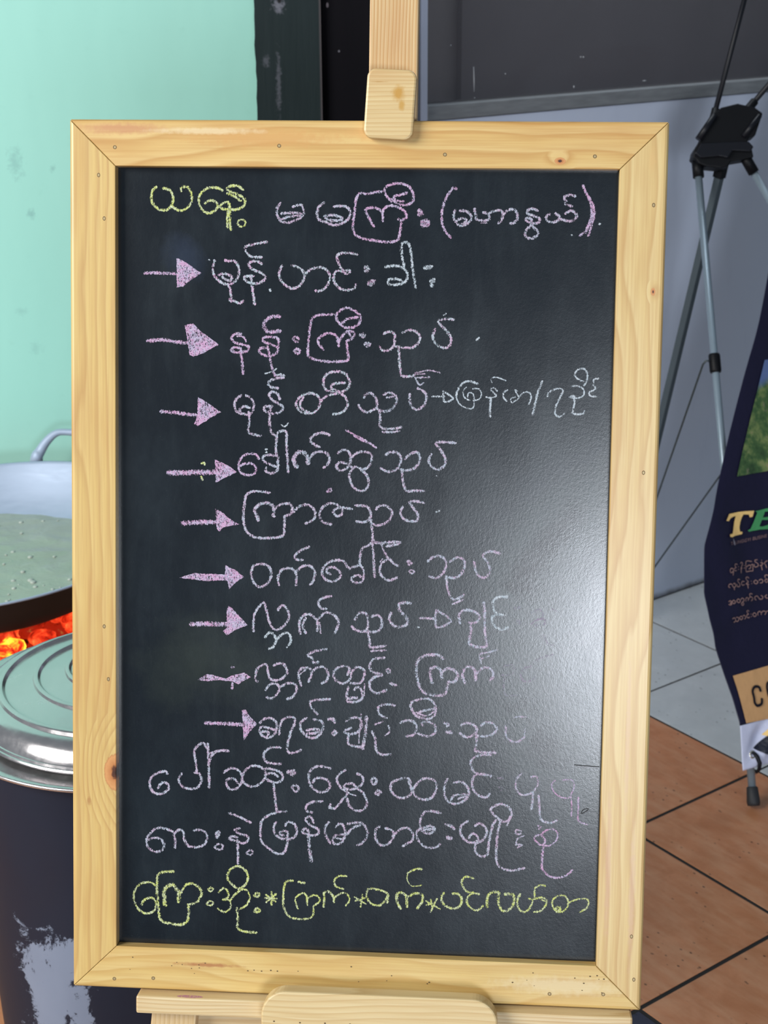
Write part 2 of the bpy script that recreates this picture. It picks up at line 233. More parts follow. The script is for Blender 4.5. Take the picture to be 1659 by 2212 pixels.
# ---------------------------------------------------------------- handwriting and print outlines (board / banner plane, tenths of a millimetre)
CHALK = """
G y ya
30 -2135,3877 -2177,3836 -2185,3772 -2165,3703 -2111,3657 -2040,3642 -1986,3681 -1962,3745 -1974,3815 -2016,3855 -2064,3866
30 -1986,3681 -1944,3664 -1885,3641 -1813,3671 -1772,3735 -1772,3810 -1802,3868 -1838,3883 -1879,3867 -1879,3838
G y ne
30 -1457,3847 -1493,3867 -1564,3876 -1641,3852 -1689,3794 -1694,3724 -1664,3655 -1605,3618 -1539,3638 -1504,3685 -1522,3731 -1576,3746 -1635,3719
30 -1244,3855 -1292,3889 -1351,3895 -1404,3877 -1398,3848 -1327,3820 -1256,3785 -1222,3745 -1243,3687 -1302,3658 -1373,3657 -1445,3662 -1480,3685 -1457,3714 -1409,3732 -1391,3721 -1379,3646 -1379,3541 -1366,3454
30 -1404,3819 -1327,3785 -1267,3745
25 -1397,3645 -1406,3553 -1402,3477
23 -1301,3519 -1284,3548 -1242,3554 -1216,3531 -1230,3496 -1277,3490 -1301,3519
G l ma
30 -860,3725 -895,3673 -894,3603 -864,3552 -793,3529 -711,3553 -640,3594 -623,3652 -653,3709 -735,3691
30 -853,3621 -782,3627 -699,3628 -628,3606 -711,3599 -805,3581 -864,3552
G l ma
30 -418,3734 -476,3682 -487,3613 -463,3561 -392,3538 -321,3510 -239,3528 -169,3575 -153,3644 -194,3696 -265,3701 -318,3695
30 -416,3602 -322,3608 -228,3580 -275,3557 -345,3556 -404,3585
G p gyi
30 190,3849 108,3842 15,3824 -61,3827 -95,3760 -106,3668 -116,3576 -121,3483 -91,3414 -2,3375 116,3358 233,3348 332,3366 354,3453 364,3563 335,3574
30 90,3502 54,3554 18,3623 6,3669 64,3687 134,3676 176,3624 177,3555
30 176,3636 193,3682 262,3711 345,3689 404,3649 416,3592 364,3563
30 262,3751 208,3820 195,3883 259,3918 352,3930 434,3902 482,3834 478,3753 414,3718 332,3729 261,3774
30 418,3839 354,3815 284,3798 320,3758 384,3752
G p dots
46 543,3662 567,3633 544,3622
58 581,3547 627,3553 616,3519 581,3530
G p bracket
30 912,3877 883,3888 820,3802 782,3698 772,3606 785,3515 821,3446 869,3400
G l ma
30 909,3671 893,3619 906,3567 959,3516 1023,3534 1068,3575 1061,3626 1020,3660 956,3665
30 923,3568 987,3591 1022,3568 976,3534
G l ha
30 1101,3684 1114,3621 1126,3581 1173,3570 1242,3576 1247,3628 1189,3650
14 1168,3545 1226,3545
30 1241,3633 1275,3657 1333,3671 1379,3663 1386,3612 1364,3566 1342,3545
30 1386,3623 1426,3669 1483,3684 1524,3647 1532,3590 1498,3550 1463,3544
G l nwe
30 1732,3672 1680,3689 1634,3677 1634,3643 1693,3620 1751,3592 1741,3552 1683,3546 1619,3574 1624,3597 1670,3586 1666,3523
30 1666,3523 1616,3465 1623,3413 1675,3397 1732,3426 1737,3466 1684,3517
G l ya
30 1854,3639 1820,3616 1833,3570 1891,3559 1942,3582 1952,3617 1911,3645
30 1953,3594 2005,3577 2069,3572 2120,3607 2107,3652 2060,3675 2009,3646
30 2102,3818 2045,3829 1993,3805 2012,3766 2007,3737 2071,3718
G p bracket
30 2174,3921 2211,3847 2253,3768 2279,3665 2259,3562 2204,3470 2159,3430
30 2241,3802 2289,3700 2287,3585 2240,3431
30 2252,3790 2270,3642 2237,3517 2216,3459
G w speck
23 2346,3546 2357,3546
16 2073,3435 2084,3429
G p arrow
35 -2254,3008 -2134,3011 -1919,3006
F -1925,3158 -1901,3161 -1799,3101 -1668,3012 -1787,2937 -1859,2877 -1921,2869
G m mu
30 -1531,3144 -1549,3074 -1542,3004 -1500,2952 -1441,2912 -1369,2907 -1304,2960 -1280,3030 -1293,3100 -1335,3141 -1394,3140 -1424,3148
30 -1489,2999 -1417,3011 -1358,2983 -1369,2942 -1429,2959 -1453,2988
30 -1387,2901 -1369,2842 -1362,2772 -1374,2743 -1320,2732 -1272,2715 -1237,2739
G m nn
30 -1049,3115 -1109,3143 -1174,3125 -1174,3084 -1108,3044 -1037,3016 -1012,2969 -1060,2928 -1131,2915 -1202,2938 -1227,2978 -1179,2991 -1131,2991
30 -1161,2985 -1149,2927 -1136,2833 -1117,2705
30 -998,3336 -1098,3318 -1211,3287 -1210,3241 -1163,3189 -1050,3182
G w speck
30 -960,2857 -954,2847
18 -1591,3150 -1585,3146
G m hta
30 -842,3099 -865,3035 -859,2965 -823,2919 -751,2873 -680,2886 -627,2939 -611,3015 -653,3072 -742,3106
30 -611,3015 -540,3068 -458,3086 -387,3064 -350,2994 -373,2913 -431,2854 -496,2851
G m nga
30 -84,2916 -101,2881 -183,2862 -266,2891 -309,2960 -303,3030 -257,3059 -174,3025 -151,3055 -221,3066 -263,3129 -282,3198 -247,3228 -153,3234 -76,3218
G m dots
52 14,3091 43,3074 14,3062
52 46,2929 92,2953 63,2924
G w kha
30 213,3099 272,3106 342,3107 413,3073 438,3015 415,2951 334,2921 251,2926 251,2972 321,2979 380,2962
30 407,3090 382,3200 374,3327 438,3339 469,3235 489,3085 515,2946 524,2894
G w dots
46 612,3092 682,3105 647,3087
41 673,2960 714,2974 687,2948 685,2914
G p arrow
41 -2224,2320 -2098,2333 -1953,2318 -1803,2302
F -1840,2484 -1750,2503 -1689,2439 -1485,2291 -1641,2204 -1748,2167 -1785,2184 -1815,2355
G p na
30 -1253,2404 -1318,2403 -1354,2362 -1318,2315 -1234,2293 -1174,2276 -1186,2234 -1233,2222 -1305,2215 -1359,2238 -1317,2268 -1258,2257
21 -1204,2328 -1234,2375 -1294,2380
30 -1258,2245 -1245,2127 -1232,1998
G p nn
30 -864,2333 -889,2368 -972,2379 -1031,2360 -1013,2325 -936,2297 -876,2263 -899,2209 -982,2185 -1060,2219 -1055,2260 -995,2267
30 -983,2279 -958,2179 -934,2061 -903,1985
21 -870,2333 -867,2274
41 -861,2586 -950,2579 -1015,2525 -1014,2466 -960,2426 -853,2442
G w speck
16 -1005,2004 -933,2026 -886,2056
16 -897,1989 -838,2004 -802,1987
G p dots
30 -722,2359 -698,2380 -662,2362 -680,2330 -722,2359
30 -709,2236 -685,2260 -649,2242 -673,2213 -709,2236
G p gyi
30 -293,2611 -393,2612 -494,2596 -535,2549 -551,2455 -562,2338 -567,2220 -542,2173 -447,2146 -328,2136 -186,2144 -151,2168 -158,2238 -171,2326
30 -407,2258 -455,2316 -461,2363 -403,2410 -332,2421 -272,2389 -253,2295
30 -254,2330 -213,2401 -160,2449 -95,2432 -112,2379 -171,2349
30 -154,2437 -118,2379
30 -214,2495 -274,2558 -269,2629 -181,2682 -98,2654 -38,2602 -43,2532 -108,2485 -190,2483
30 -220,2524 -168,2571 -85,2584 -62,2590
G l dots
44 -30,2410 11,2416 -6,2392
44 19,2317 66,2323 37,2302
G m thu
30 206,2425 259,2449 312,2432 319,2374 308,2303 262,2262 191,2261 167,2295
30 400,2439 447,2463 518,2458 571,2412 566,2348 509,2295 426,2288 332,2298
30 361,2298 369,2176 383,2047 407,2000 502,2002 548,2038
G m pa
30 729,2479 706,2408 737,2333 808,2293 873,2312 889,2393 834,2474 756,2555 832,2585 914,2580
G w speck
23 814,2623 833,2635
21 1147,2376 1175,2400
G p arrow
39 -2085,1598 -1940,1589 -1710,1563
F -1699,1751 -1663,1736 -1566,1673 -1460,1603 -1566,1542 -1638,1493 -1698,1456 -1737,1479 -1704,1563
G l mu
30 -1249,1779 -1302,1736 -1320,1665 -1290,1606 -1253,1595
30 -1201,1780 -1140,1739 -1116,1680 -1134,1615 -1169,1584 -1253,1595 -1260,1642 -1206,1667 -1158,1650
30 -1170,1608 -1163,1525 -1174,1406 -1108,1377 -1042,1367
G l nn
30 -853,1744 -872,1797 -920,1820 -961,1796 -937,1743 -871,1702 -817,1662 -846,1614 -918,1598 -1002,1623 -1008,1664 -930,1672
30 -948,1660 -953,1553 -946,1434 -910,1375
30 -814,1967 -897,1956 -968,1914 -950,1873 -872,1856
16 -879,1986 -808,1991
G w speck
18 -833,1484 -797,1466 -761,1503
G m ti
30 -550,1814 -633,1777 -681,1711 -656,1641 -584,1607 -501,1614 -442,1680 -437,1751 -491,1803 -550,1814
30 -610,1772 -639,1700 -614,1642 -548,1619
30 -442,1704 -383,1776 -300,1807 -217,1808 -163,1756 -156,1685 -203,1625 -298,1600
30 -277,1831 -360,1841 -396,1882 -403,1952 -362,2012 -268,2037 -178,2015 -136,1945 -147,1874 -206,1832 -277,1831
30 -319,1859 -313,1901 -254,1919 -183,1920
23 -319,1859 -253,1843
G l thu
30 15,1776 32,1812 91,1819 139,1761 146,1690 105,1648 35,1629 -25,1670 -38,1699
30 216,1809 268,1831 328,1805 347,1741 307,1669 224,1639 153,1661
21 246,1780 316,1793
30 171,1649 184,1573 191,1478 298,1463 398,1482
23 210,1432 299,1427 381,1444
G l pa
30 481,1820 483,1743 513,1685 561,1662 625,1704 653,1781 634,1840 563,1880
21 525,2002 550,1956 580,1915 621,1934
18 531,2020 595,2050 677,2063 784,2042
23 543,1985 679,1993
16 549,2020 631,2028
G w arrow
21 711,1800 835,1802
21 822,1855 836,1749 923,1784 824,1852
G w mya
25 1167,1937 1090,1959 1020,1940 969,1869 953,1798
16 953,1798 989,1728 1061,1688 1131,1696 1128,1825 1081,1841 1070,1800
16 1056,1900 1022,1858 1041,1794 1094,1765
16 1121,1883 1180,1884 1210,1832 1188,1779 1129,1766
G w nn
18 1368,1864 1332,1898 1303,1880 1333,1846 1363,1817 1317,1798 1258,1803
25 1305,1792 1301,1698 1303,1605
16 1313,1951 1306,1991 1359,2004 1453,1973
G w ma
18 1473,1877 1438,1853 1434,1800 1470,1766
16 1573,1867 1549,1878 1573,1832 1586,1797 1551,1767 1517,1749 1510,1790 1551,1808
18 1586,1797 1631,1851 1690,1857 1714,1811 1692,1740
G w slash
28 1821,1970 1783,1871 1756,1753 1736,1636
G w ra
21 1877,1820 1899,1867 1969,1897 2027,1892 2022,1851 1978,1757 1957,1675 1964,1634 2005,1617 2051,1647
G w u
21 2234,1977 2163,2011 2145,2051 2184,2099 2242,2100 2273,2042 2263,1972 2241,1936
18 2119,1923 2177,1930 2236,1896 2238,1837 2181,1807 2111,1812
23 2099,1817 2145,1824 2148,1737 2138,1654 2231,1650 2254,1680
G w nga
21 2384,2009 2338,1996 2333,1950 2358,1903 2295,1867 2308,1833 2366,1824
G p arrow
55 -2005,966 -1817,970 -1515,982
F -1518,1113 -1479,1096 -1383,1056 -1292,986 -1394,936 -1508,876
G y speck
23 -1660,1069 -1630,1078 -1624,1057
28 -1660,931 -1650,901
G p ay
30 -1064,1128 -1094,1169 -1167,1180 -1238,1143 -1274,1070 -1250,987 -1177,959 -1105,978 -1093,1038 -1142,1079 -1226,1071 -1250,1053
G l khaw
30 -914,1167 -974,1172 -1022,1147 -1010,1105 -949,1077 -877,1054 -866,1114 -866,1162 -914,1167
30 -985,1040 -991,1004 -937,982 -877,1007 -859,1067
30 -884,1174 -885,1281 -868,1400 -785,1413 -777,1283 -770,1164 -757,997
G w speck
25 -993,1227 -981,1228
23 -990,1198 -983,1198
G l ka
46 -667,1053 -698,1106 -698,1153 -651,1204 -591,1197 -555,1144 -554,1091
30 -542,1133 -495,1193 -424,1218 -358,1196 -333,1137 -356,1077 -392,1052
30 -336,1386 -402,1409 -485,1389 -533,1335 -484,1282 -436,1260
G l hswe
30 -245,1204 -198,1240 -150,1229 -114,1177 -119,1105 -160,1045 -219,1026 -261,1067 -226,1109 -160,1098 -112,1070
30 -113,1141 -66,1201 17,1224 88,1204 101,1145 72,1073 19,1043 -53,1065 -100,1058
30 -76,1059 -123,998 -110,903 -50,833 34,828 75,895 56,978 -5,1042
G p stroke
23 -165,1439 -57,1385 63,1323 147,1265
23 -81,1385 15,1333 87,1311
G l thu
30 243,1196 290,1220 361,1222 403,1175 393,1104 352,1043 269,1024 197,1058
30 445,1158 492,1206 562,1231 599,1179 588,1119 530,1059 459,1040 400,1050
30 418,1033 425,938 463,832 546,833 641,835
G l pa
30 711,1211 688,1145 719,1080 791,1058 855,1113 847,1195 798,1266 756,1324 821,1337 957,1330
G w speck
12 768,992 773,990
G p speck
41 -348,808 -312,833 -324,815
G p arrow
53 -1858,445 -1670,459 -1488,463
F -1516,607 -1452,575 -1367,505 -1264,447 -1367,423 -1427,413 -1470,364 -1494,393
G l kya
30 -947,781 -1031,791 -1128,789 -1188,755 -1205,677 -1217,580 -1216,472 -1185,376 -1100,318 -1004,308 -883,317 -805,343 -793,421 -788,530
39 -1065,493 -1084,547 -1100,595 -1072,643 -1018,669 -958,670 -910,635 -903,539
30 -903,605 -850,654 -778,674 -724,663 -711,603 -735,561 -795,542
G l a
30 -693,592 -645,641 -573,666 -513,644 -471,585 -488,518 -571,472
G l za
30 -307,468 -392,491 -428,550 -411,622 -358,671 -286,687 -226,656
30 -94,629 -190,645 -261,631 -285,595 -248,554 -201,573 -189,621
G l thu
30 -59,672 1,667 60,662 97,603 92,537 39,500 -45,504
30 156,634 180,665 251,672 311,626 312,554 254,493 171,467 111,490
30 104,526 118,418 131,311 173,288 221,289
G l pa
30 430,664 407,604 438,545 504,517 575,530 580,596 537,655 500,714 559,727 649,711
G w speck
23 775,622 805,631
G p arrow
F -1893,-127 -1729,-75 -1583,-78 -1407,-82 -1401,15 -1291,-37 -1209,-102 -1291,-158 -1363,-233 -1386,-142 -1607,-152
G l wa
30 -1038,40 -1110,16 -1134,-69 -1109,-154 -1048,-201 -975,-174 -928,-101 -934,-16 -977,31 -1038,40
G l ka
30 -842,-177 -855,-99 -820,-25 -759,0 -699,-10 -662,-70 -664,-173
30 -657,-21 -591,29 -519,31 -470,-29 -481,-113 -516,-165
30 -533,229 -605,197 -670,148 -670,99 -598,91
G l ay
30 -308,-51 -350,-20 -327,17 -267,19 -212,-22 -211,-83 -277,-126 -349,-110 -392,-51 -381,22 -315,78 -244,98 -171,87 -141,40 -104,11
G l khaw
30 -87,23 -3,49 34,-4 35,-76 0,-132 -73,-121 -85,-79 -25,-54 11,-71
30 -9,67 1,164 24,230 102,274 125,323
30 119,299 133,191 141,47 149,-67
G l nga
30 382,-68 299,-100 232,-65 201,0 230,85 295,117 344,82 386,53
30 319,111 271,146 240,217 227,277 292,297 412,300 364,274 269,254
21 137,299 245,284
18 206,90 230,121
G l dots
41 493,103 523,86 505,74
21 506,2 536,17 560,-3 531,-22 506,2
G l thu
30 695,108 748,152 819,165 879,119 881,41 835,-32 776,-64 716,-47
30 927,108 986,151 1051,147 1076,82 1048,-3 990,-52 919,-54
30 889,-43 903,-151 947,-270 1018,-268 1071,-231
25 960,-330 1060,-281
G l pa
30 1171,114 1191,13 1233,-34 1287,-45 1338,28 1307,111 1264,182 1328,226 1435,210
G p arrow
51 -1764,-613 -1568,-604 -1373,-604
F -1372,-409 -1338,-427 -1264,-504 -1169,-605 -1288,-657 -1385,-718 -1424,-679 -1385,-635 -1389,-477
G l la
30 -1105,-670 -1106,-567 -1094,-481 -1046,-407 -998,-369 -973,-441 -948,-538 -911,-622 -850,-645 -778,-594 -736,-520 -749,-435 -804,-388 -852,-438
G w ba
30 -983,-728 -935,-678 -886,-707 -868,-767 -897,-829 -940,-849
30 -862,-755 -814,-699 -753,-679 -716,-714 -716,-775 -752,-825
G l ka
30 -614,-681 -627,-590 -609,-517 -549,-473 -489,-489 -440,-549 -439,-646
30 -559,-673 -591,-589 -561,-515
30 -428,-524 -356,-455 -272,-471 -217,-542 -234,-616 -257,-665
21 -416,-560 -402,-669
30 -298,-280 -394,-305 -430,-354 -399,-408 -345,-412
G l thu
32 -46,-516 -9,-454 67,-452 91,-535 77,-620 24,-640 -53,-616 -76,-589
32 128,-481 189,-464 232,-524 214,-616 146,-641 77,-643
32 93,-650 109,-750 125,-803 277,-784
26 126,-842 278,-830
G l pa
35 325,-437 311,-506 350,-567 418,-580 494,-547 485,-479 423,-419 407,-351 460,-326 528,-332
G w speck
20 608,-579 620,-579
G l arrow
29 629,-482 780,-486
29 793,-394 797,-570 947,-504 801,-397
G l ga
32 1045,-525 1028,-449 1073,-394 1155,-392 1232,-436 1225,-497 1166,-521 1135,-515
32 1151,-522 1153,-629 1140,-736 1254,-771 1321,-746 1296,-609 1292,-457 1281,-305
G w nga
32 1520,-238 1423,-248 1379,-287 1388,-378 1427,-423 1495,-429
32 1427,-423 1367,-455 1384,-531 1460,-582 1535,-557
G f dots
41 1605,-354 1650,-344
41 1631,-486 1646,-508
G f thu
23 1771,-398 1845,-358 1891,-410 1863,-464
29 1774,-512 1833,-465 1908,-463 1901,-516 1819,-526
20 1897,-623 1944,-706 2004,-727
17 1964,-340 2032,-376
G p arrow
F -1694,-1202 -1590,-1133 -1462,-1162 -1395,-1181 -1309,-1135 -1200,-1110 -1129,-1154 -1199,-1193 -1260,-1232 -1321,-1209 -1456,-1198 -1602,-1211
25 -1334,-1056 -1310,-1055
25 -1321,-1221 -1327,-1283
G l la
30 -1059,-1201 -1083,-1165 -1066,-1073 -1017,-1028 -969,-1015 -950,-1088 -931,-1161 -870,-1183 -797,-1157 -749,-1094 -774,-1021 -823,-998 -890,-1024
G l ba
30 -973,-1285 -931,-1228 -858,-1220 -827,-1280 -869,-1343 -917,-1375 -960,-1364
30 -821,-1255 -748,-1210 -669,-1214 -650,-1275 -686,-1350 -747,-1376
G l ka
30 -602,-1230 -621,-1164 -628,-1090 -580,-1040 -507,-1050 -494,-1111 -524,-1185
30 -495,-1086 -434,-1036 -362,-1027 -319,-1093 -336,-1167 -384,-1199
21 -622,-1115 -555,-1058
30 -334,-837 -437,-853 -533,-904 -484,-939 -471,-982 -423,-974
G l htwa
30 -119,-1100 -96,-1038 -144,-1009 -229,-1036 -264,-1104 -227,-1170 -154,-1192 -94,-1148 -71,-1062 -12,-1017 55,-1046 56,-1119 15,-1181 -82,-1190
30 -105,-1228 -122,-1308 -109,-1381 -19,-1378 41,-1339 28,-1254 -9,-1225 -45,-1256
18 63,-1192 59,-1314
39 -98,-1354 -19,-1339
G l nga
32 264,-909 165,-924 113,-979 137,-1056 244,-1091 176,-1109 115,-1172 132,-1249 201,-1286 289,-1249
G l dots
26 289,-1044 311,-1023 327,-1047 307,-1066 289,-1044
32 329,-1177 390,-1198
G l kya
35 879,-903 802,-864 681,-878 614,-934 601,-1042 618,-1150 657,-1241 749,-1284 886,-1280 922,-1202 929,-1140
35 762,-1161 746,-1084 744,-1015 805,-990 851,-1027 860,-1112
35 866,-1042 926,-1002 1002,-1030 1026,-1091 989,-1142 929,-1140
G l ka
35 1103,-1150 1079,-1074 1093,-1005 1137,-980 1198,-1009 1216,-1116
32 1222,-1047 1289,-984 1364,-997 1396,-1065 1359,-1112
23 1420,-796 1345,-821 1255,-846 1265,-938
20 1346,-859 1264,-892
G f nya
23 1499,-962 1589,-944 1606,-1013 1562,-1052 1471,-1055
23 1510,-1092 1504,-1184 1536,-1268 1642,-1257
G f pa
29 1673,-1011 1710,-979 1785,-954
23 1674,-1026 1698,-1102 1759,-1115 1818,-1068
23 1806,-907 1888,-859 1999,-825
G p arrow
41 -1607,-1659 -1429,-1658 -1208,-1664
F -1219,-1504 -1182,-1506 -1135,-1573 -1059,-1650 -1134,-1733 -1201,-1832
G l kha
30 -1031,-1637 -989,-1599 -915,-1584 -860,-1626 -853,-1699 -889,-1768 -950,-1795 -1012,-1766 -1031,-1705 -1006,-1680 -939,-1690 -878,-1706
30 -1000,-1729 -939,-1733 -951,-1777
G l ra
30 -829,-1754 -817,-1661 -781,-1592 -721,-1566 -672,-1576 -665,-1632 -701,-1719 -730,-1819 -742,-1906 -717,-1948 -656,-1940 -595,-1913
G l ma
30 -538,-1572 -598,-1617 -604,-1679 -567,-1739 -499,-1780 -426,-1766 -372,-1696 -373,-1610 -465,-1582
30 -537,-1701 -464,-1687 -403,-1697 -451,-1729 -536,-1738
30 -297,-1362 -382,-1371 -491,-1386 -497,-1442 -429,-1526
G l dots
41 -307,-1577 -258,-1576 -246,-1606
28 -269,-1724 -245,-1698 -220,-1718 -250,-1744 -269,-1724
G l cha
30 -126,-1590 -53,-1551 19,-1561 39,-1634 -15,-1709 -100,-1724 -142,-1695 -70,-1662
30 -99,-1737 -92,-1835 24,-1862 60,-1879
39 89,-1540 85,-1644 71,-1768 45,-1867
16 31,-1511 21,-1647 11,-1819
G l nya
23 177,-1617 256,-1584
21 317,-1625 330,-1686 288,-1730
30 148,-1692 180,-1764 194,-1887 255,-1934 345,-1925
30 380,-1408 283,-1399 211,-1432 224,-1505 297,-1546
G l thi
30 443,-1590 515,-1563 587,-1579 612,-1640 578,-1715 505,-1729
30 672,-1613 672,-1577 744,-1574 804,-1609 806,-1683 734,-1722 626,-1701
30 671,-1534 598,-1505 548,-1421 559,-1366 655,-1332 739,-1330 801,-1401 802,-1487 743,-1538 671,-1534
30 622,-1486 681,-1454 789,-1432
23 610,-1475 706,-1508 790,-1463
G l dots
30 900,-1582 948,-1586 925,-1611
39 926,-1673 974,-1677
G l thu
30 1074,-1594 1140,-1571 1212,-1596 1237,-1644 1203,-1694 1131,-1721 1064,-1680
30 1278,-1594 1331,-1558 1403,-1572 1441,-1625 1394,-1682 1311,-1703 1227,-1700
30 1233,-1712 1235,-1791 1230,-1865 1314,-1874 1434,-1876
G l pa
25 1535,-1592 1538,-1683 1587,-1743 1659,-1753 1729,-1701
14 1729,-1701 1733,-1616
16 1623,-1497 1664,-1486 1742,-1488
G l ay
30 -2011,-2215 -2030,-2191 -2104,-2206 -2178,-2259 -2197,-2341 -2166,-2415 -2091,-2437 -2011,-2397 -1999,-2340 -2042,-2310 -2085,-2330 -2110,-2375
G l paw
30 -1857,-2210 -1888,-2267 -1857,-2341 -1770,-2369 -1684,-2348 -1647,-2271 -1672,-2204 -1721,-2193
30 -1697,-2186 -1709,-2074 -1722,-1963 -1685,-1900 -1630,-1873 -1587,-1934
30 -1581,-1877 -1574,-2020 -1567,-2169 -1563,-2350
30 -1574,-2095 -1537,-2006 -1451,-1948 -1359,-1951
21 -1562,-1982 -1476,-1948
G l hsa
30 -1407,-2182 -1340,-2136 -1266,-2146 -1217,-2207 -1222,-2282 -1265,-2345 -1339,-2360 -1382,-2300 -1364,-2249 -1302,-2247 -1253,-2295
30 -1216,-2219 -1168,-2137 -1082,-2097 -996,-2125 -965,-2186 -1007,-2274 -1093,-2321 -1179,-2299 -1216,-2257
G l nn
30 -960,-2123 -874,-2133 -800,-2168 -787,-2229 -836,-2268 -934,-2253 -971,-2198 -898,-2171 -836,-2206
30 -879,-2270 -872,-2369 -859,-2468 -845,-2580
30 -809,-1893 -913,-1899 -979,-1951 -985,-2013 -936,-2061 -807,-2069
G l dots
53 -727,-2153 -660,-2144 -690,-2176
30 -689,-2313 -652,-2293 -615,-2329 -651,-2361 -689,-2313
G l ay
30 -283,-2100 -350,-2084 -435,-2087 -502,-2145 -507,-2232 -476,-2305 -408,-2353 -335,-2350 -287,-2299 -300,-2237 -361,-2208 -434,-2211 -464,-2255
G l hmwe
30 -125,-2113 -191,-2159 -214,-2222 -177,-2295 -103,-2348
30 -3,-2146 53,-2175 59,-2237 18,-2288 -55,-2315 -128,-2306 -129,-2268 -56,-2253 -7,-2289
30 -91,-2354 -151,-2430 -223,-2520 -284,-2522 -278,-2485
30 18,-2313 80,-2373 105,-2471 58,-2535 -28,-2538 -89,-2478 -102,-2416
16 -73,-2366 -11,-2382
G l dots
30 148,-2215 168,-2184 196,-2201 197,-2238 165,-2252 148,-2215
41 195,-2350 219,-2324 243,-2336 219,-2358
G l hta
30 562,-2226 537,-2177 453,-2186 369,-2226 352,-2301 407,-2373 493,-2389 564,-2343 563,-2269 538,-2208
30 576,-2306 647,-2204 731,-2171 816,-2198 829,-2284 783,-2372 699,-2400 613,-2366 582,-2305
G l ma
30 942,-2169 913,-2257 921,-2355 965,-2415 1049,-2431 1133,-2385 1168,-2322 1142,-2236 1081,-2195 1009,-2210
30 982,-2390 1024,-2339 1120,-2330 1162,-2334 1060,-2375
G l nga
35 1242,-1862 1338,-1885 1416,-1871
30 1386,-1896 1291,-1905 1207,-1939 1179,-2001 1210,-2074 1271,-2109 1391,-2117
35 1295,-2102 1391,-2123
30 1247,-2097 1200,-2173 1214,-2271 1276,-2336 1348,-2352 1384,-2314
G f dots
41 1476,-2145 1512,-2144
39 1490,-2243 1520,-2248 1503,-2267
G l pu
25 1708,-2088 1656,-2157 1658,-2243 1708,-2309 1791,-2300 1850,-2249 1884,-2174 1858,-2113 1805,-2121
28 1836,-2286 1829,-2372 1821,-2459
28 1893,-2315 1903,-2444 1924,-2566 2014,-2600 2085,-2572
G p pu
18 2056,-2149 2022,-2193 2048,-2266 2115,-2319 2198,-2328 2233,-2272 2255,-2198 2229,-2137 2134,-2140
18 2222,-2309 2236,-2407 2233,-2518
21 2300,-2319 2303,-2454 2312,-2564 2403,-2604
G k scratch
7 2334,-2487 2357,-2446 2410,-2435 2381,-2466 2340,-2489
8 2251,-1975 2380,-1983 2505,-1988
G l ay
30 -1954,-2839 -2029,-2811 -2116,-2808 -2203,-2880 -2234,-2957 -2203,-3031 -2128,-3066 -2060,-3038 -2047,-2975 -2091,-2920 -2165,-2916 -2209,-2937
G l la
30 -1923,-3014 -1923,-2932 -1936,-2870 -1880,-2818 -1837,-2841 -1824,-2929 -1780,-2990 -1706,-3000 -1619,-2971 -1583,-2894 -1614,-2827 -1682,-2810 -1725,-2818
G l dots
37 -1490,-2847 -1459,-2821 -1459,-2852 -1481,-2884
25 -1502,-2986 -1459,-2955 -1415,-2976 -1434,-3015 -1483,-3010 -1502,-2986
G l ne
30 -1237,-2781 -1287,-2789 -1249,-2832 -1163,-2854 -1144,-2903 -1199,-2937 -1274,-2914 -1342,-2898 -1323,-2866 -1262,-2876
30 -1261,-2908 -1254,-3033 -1254,-3159
30 -1349,-2616 -1238,-2656 -1121,-2712
25 -1162,-3042 -1125,-3009 -1094,-3033 -1125,-3063 -1162,-3042
G l mya
30 -741,-2573 -845,-2592 -943,-2633 -1004,-2698 -1016,-2798 -1003,-2910 -928,-2983 -854,-3030 -780,-3034 -738,-2963 -726,-2862
30 -851,-2698 -875,-2755 -856,-2830 -794,-2871 -739,-2863 -727,-2800 -782,-2789 -813,-2822 -770,-2839
30 -752,-2732 -722,-2687 -654,-2716 -629,-2784 -659,-2854 -720,-2875
G l nn
30 -452,-2690 -490,-2623 -538,-2656 -489,-2716 -403,-2757 -414,-2813 -500,-2823 -574,-2794 -537,-2755 -500,-2792
39 -506,-2817 -498,-2954 -472,-3103
30 -363,-2456 -467,-2466 -534,-2512 -521,-2568 -472,-2576
G l ma
30 -294,-2678 -330,-2735 -323,-2822 -273,-2902
30 -220,-2725 -172,-2686 -129,-2728 -121,-2815 -157,-2891 -218,-2912 -249,-2870 -219,-2818 -134,-2803
23 -243,-2844 -158,-2854
G l a
30 -99,-2689 -26,-2674 60,-2677 109,-2744 110,-2819 51,-2896 8,-2912
30 -97,-2801 -49,-2737 36,-2697
G l ha
30 243,-2702 201,-2741 202,-2828 246,-2895 319,-2898 378,-2834 377,-2746 304,-2718
30 390,-2796 450,-2731 534,-2710 590,-2763 585,-2838 489,-2904
G l nga
30 876,-2536 798,-2520 713,-2529 672,-2599 667,-2686 705,-2747 778,-2756 819,-2705 764,-2676 704,-2703
39 710,-2722 801,-2712
30 674,-2704 626,-2762 658,-2848 732,-2907 817,-2910 877,-2871
G l dots
35 933,-2658 982,-2668 1025,-2698
46 954,-2793 990,-2804
G l myo
30 1161,-2612 1096,-2670 1091,-2745 1141,-2817 1202,-2840 1274,-2812 1261,-2763 1212,-2746 1177,-2791
30 1240,-2659 1294,-2632 1356,-2685 1351,-2772 1286,-2831 1238,-2839
30 1250,-2838 1252,-2937 1314,-2985 1368,-2970
32 1374,-2958 1399,-2758 1427,-2633 1456,-2589
30 1522,-2605 1461,-2558 1399,-2486 1446,-2435 1518,-2418 1591,-2454 1616,-2515 1582,-2591 1522,-2605
30 1499,-2618 1477,-2730 1468,-2879 1472,-3028 1522,-3101 1631,-3122 1762,-3092
18 1594,-2590 1571,-2643
G l dots
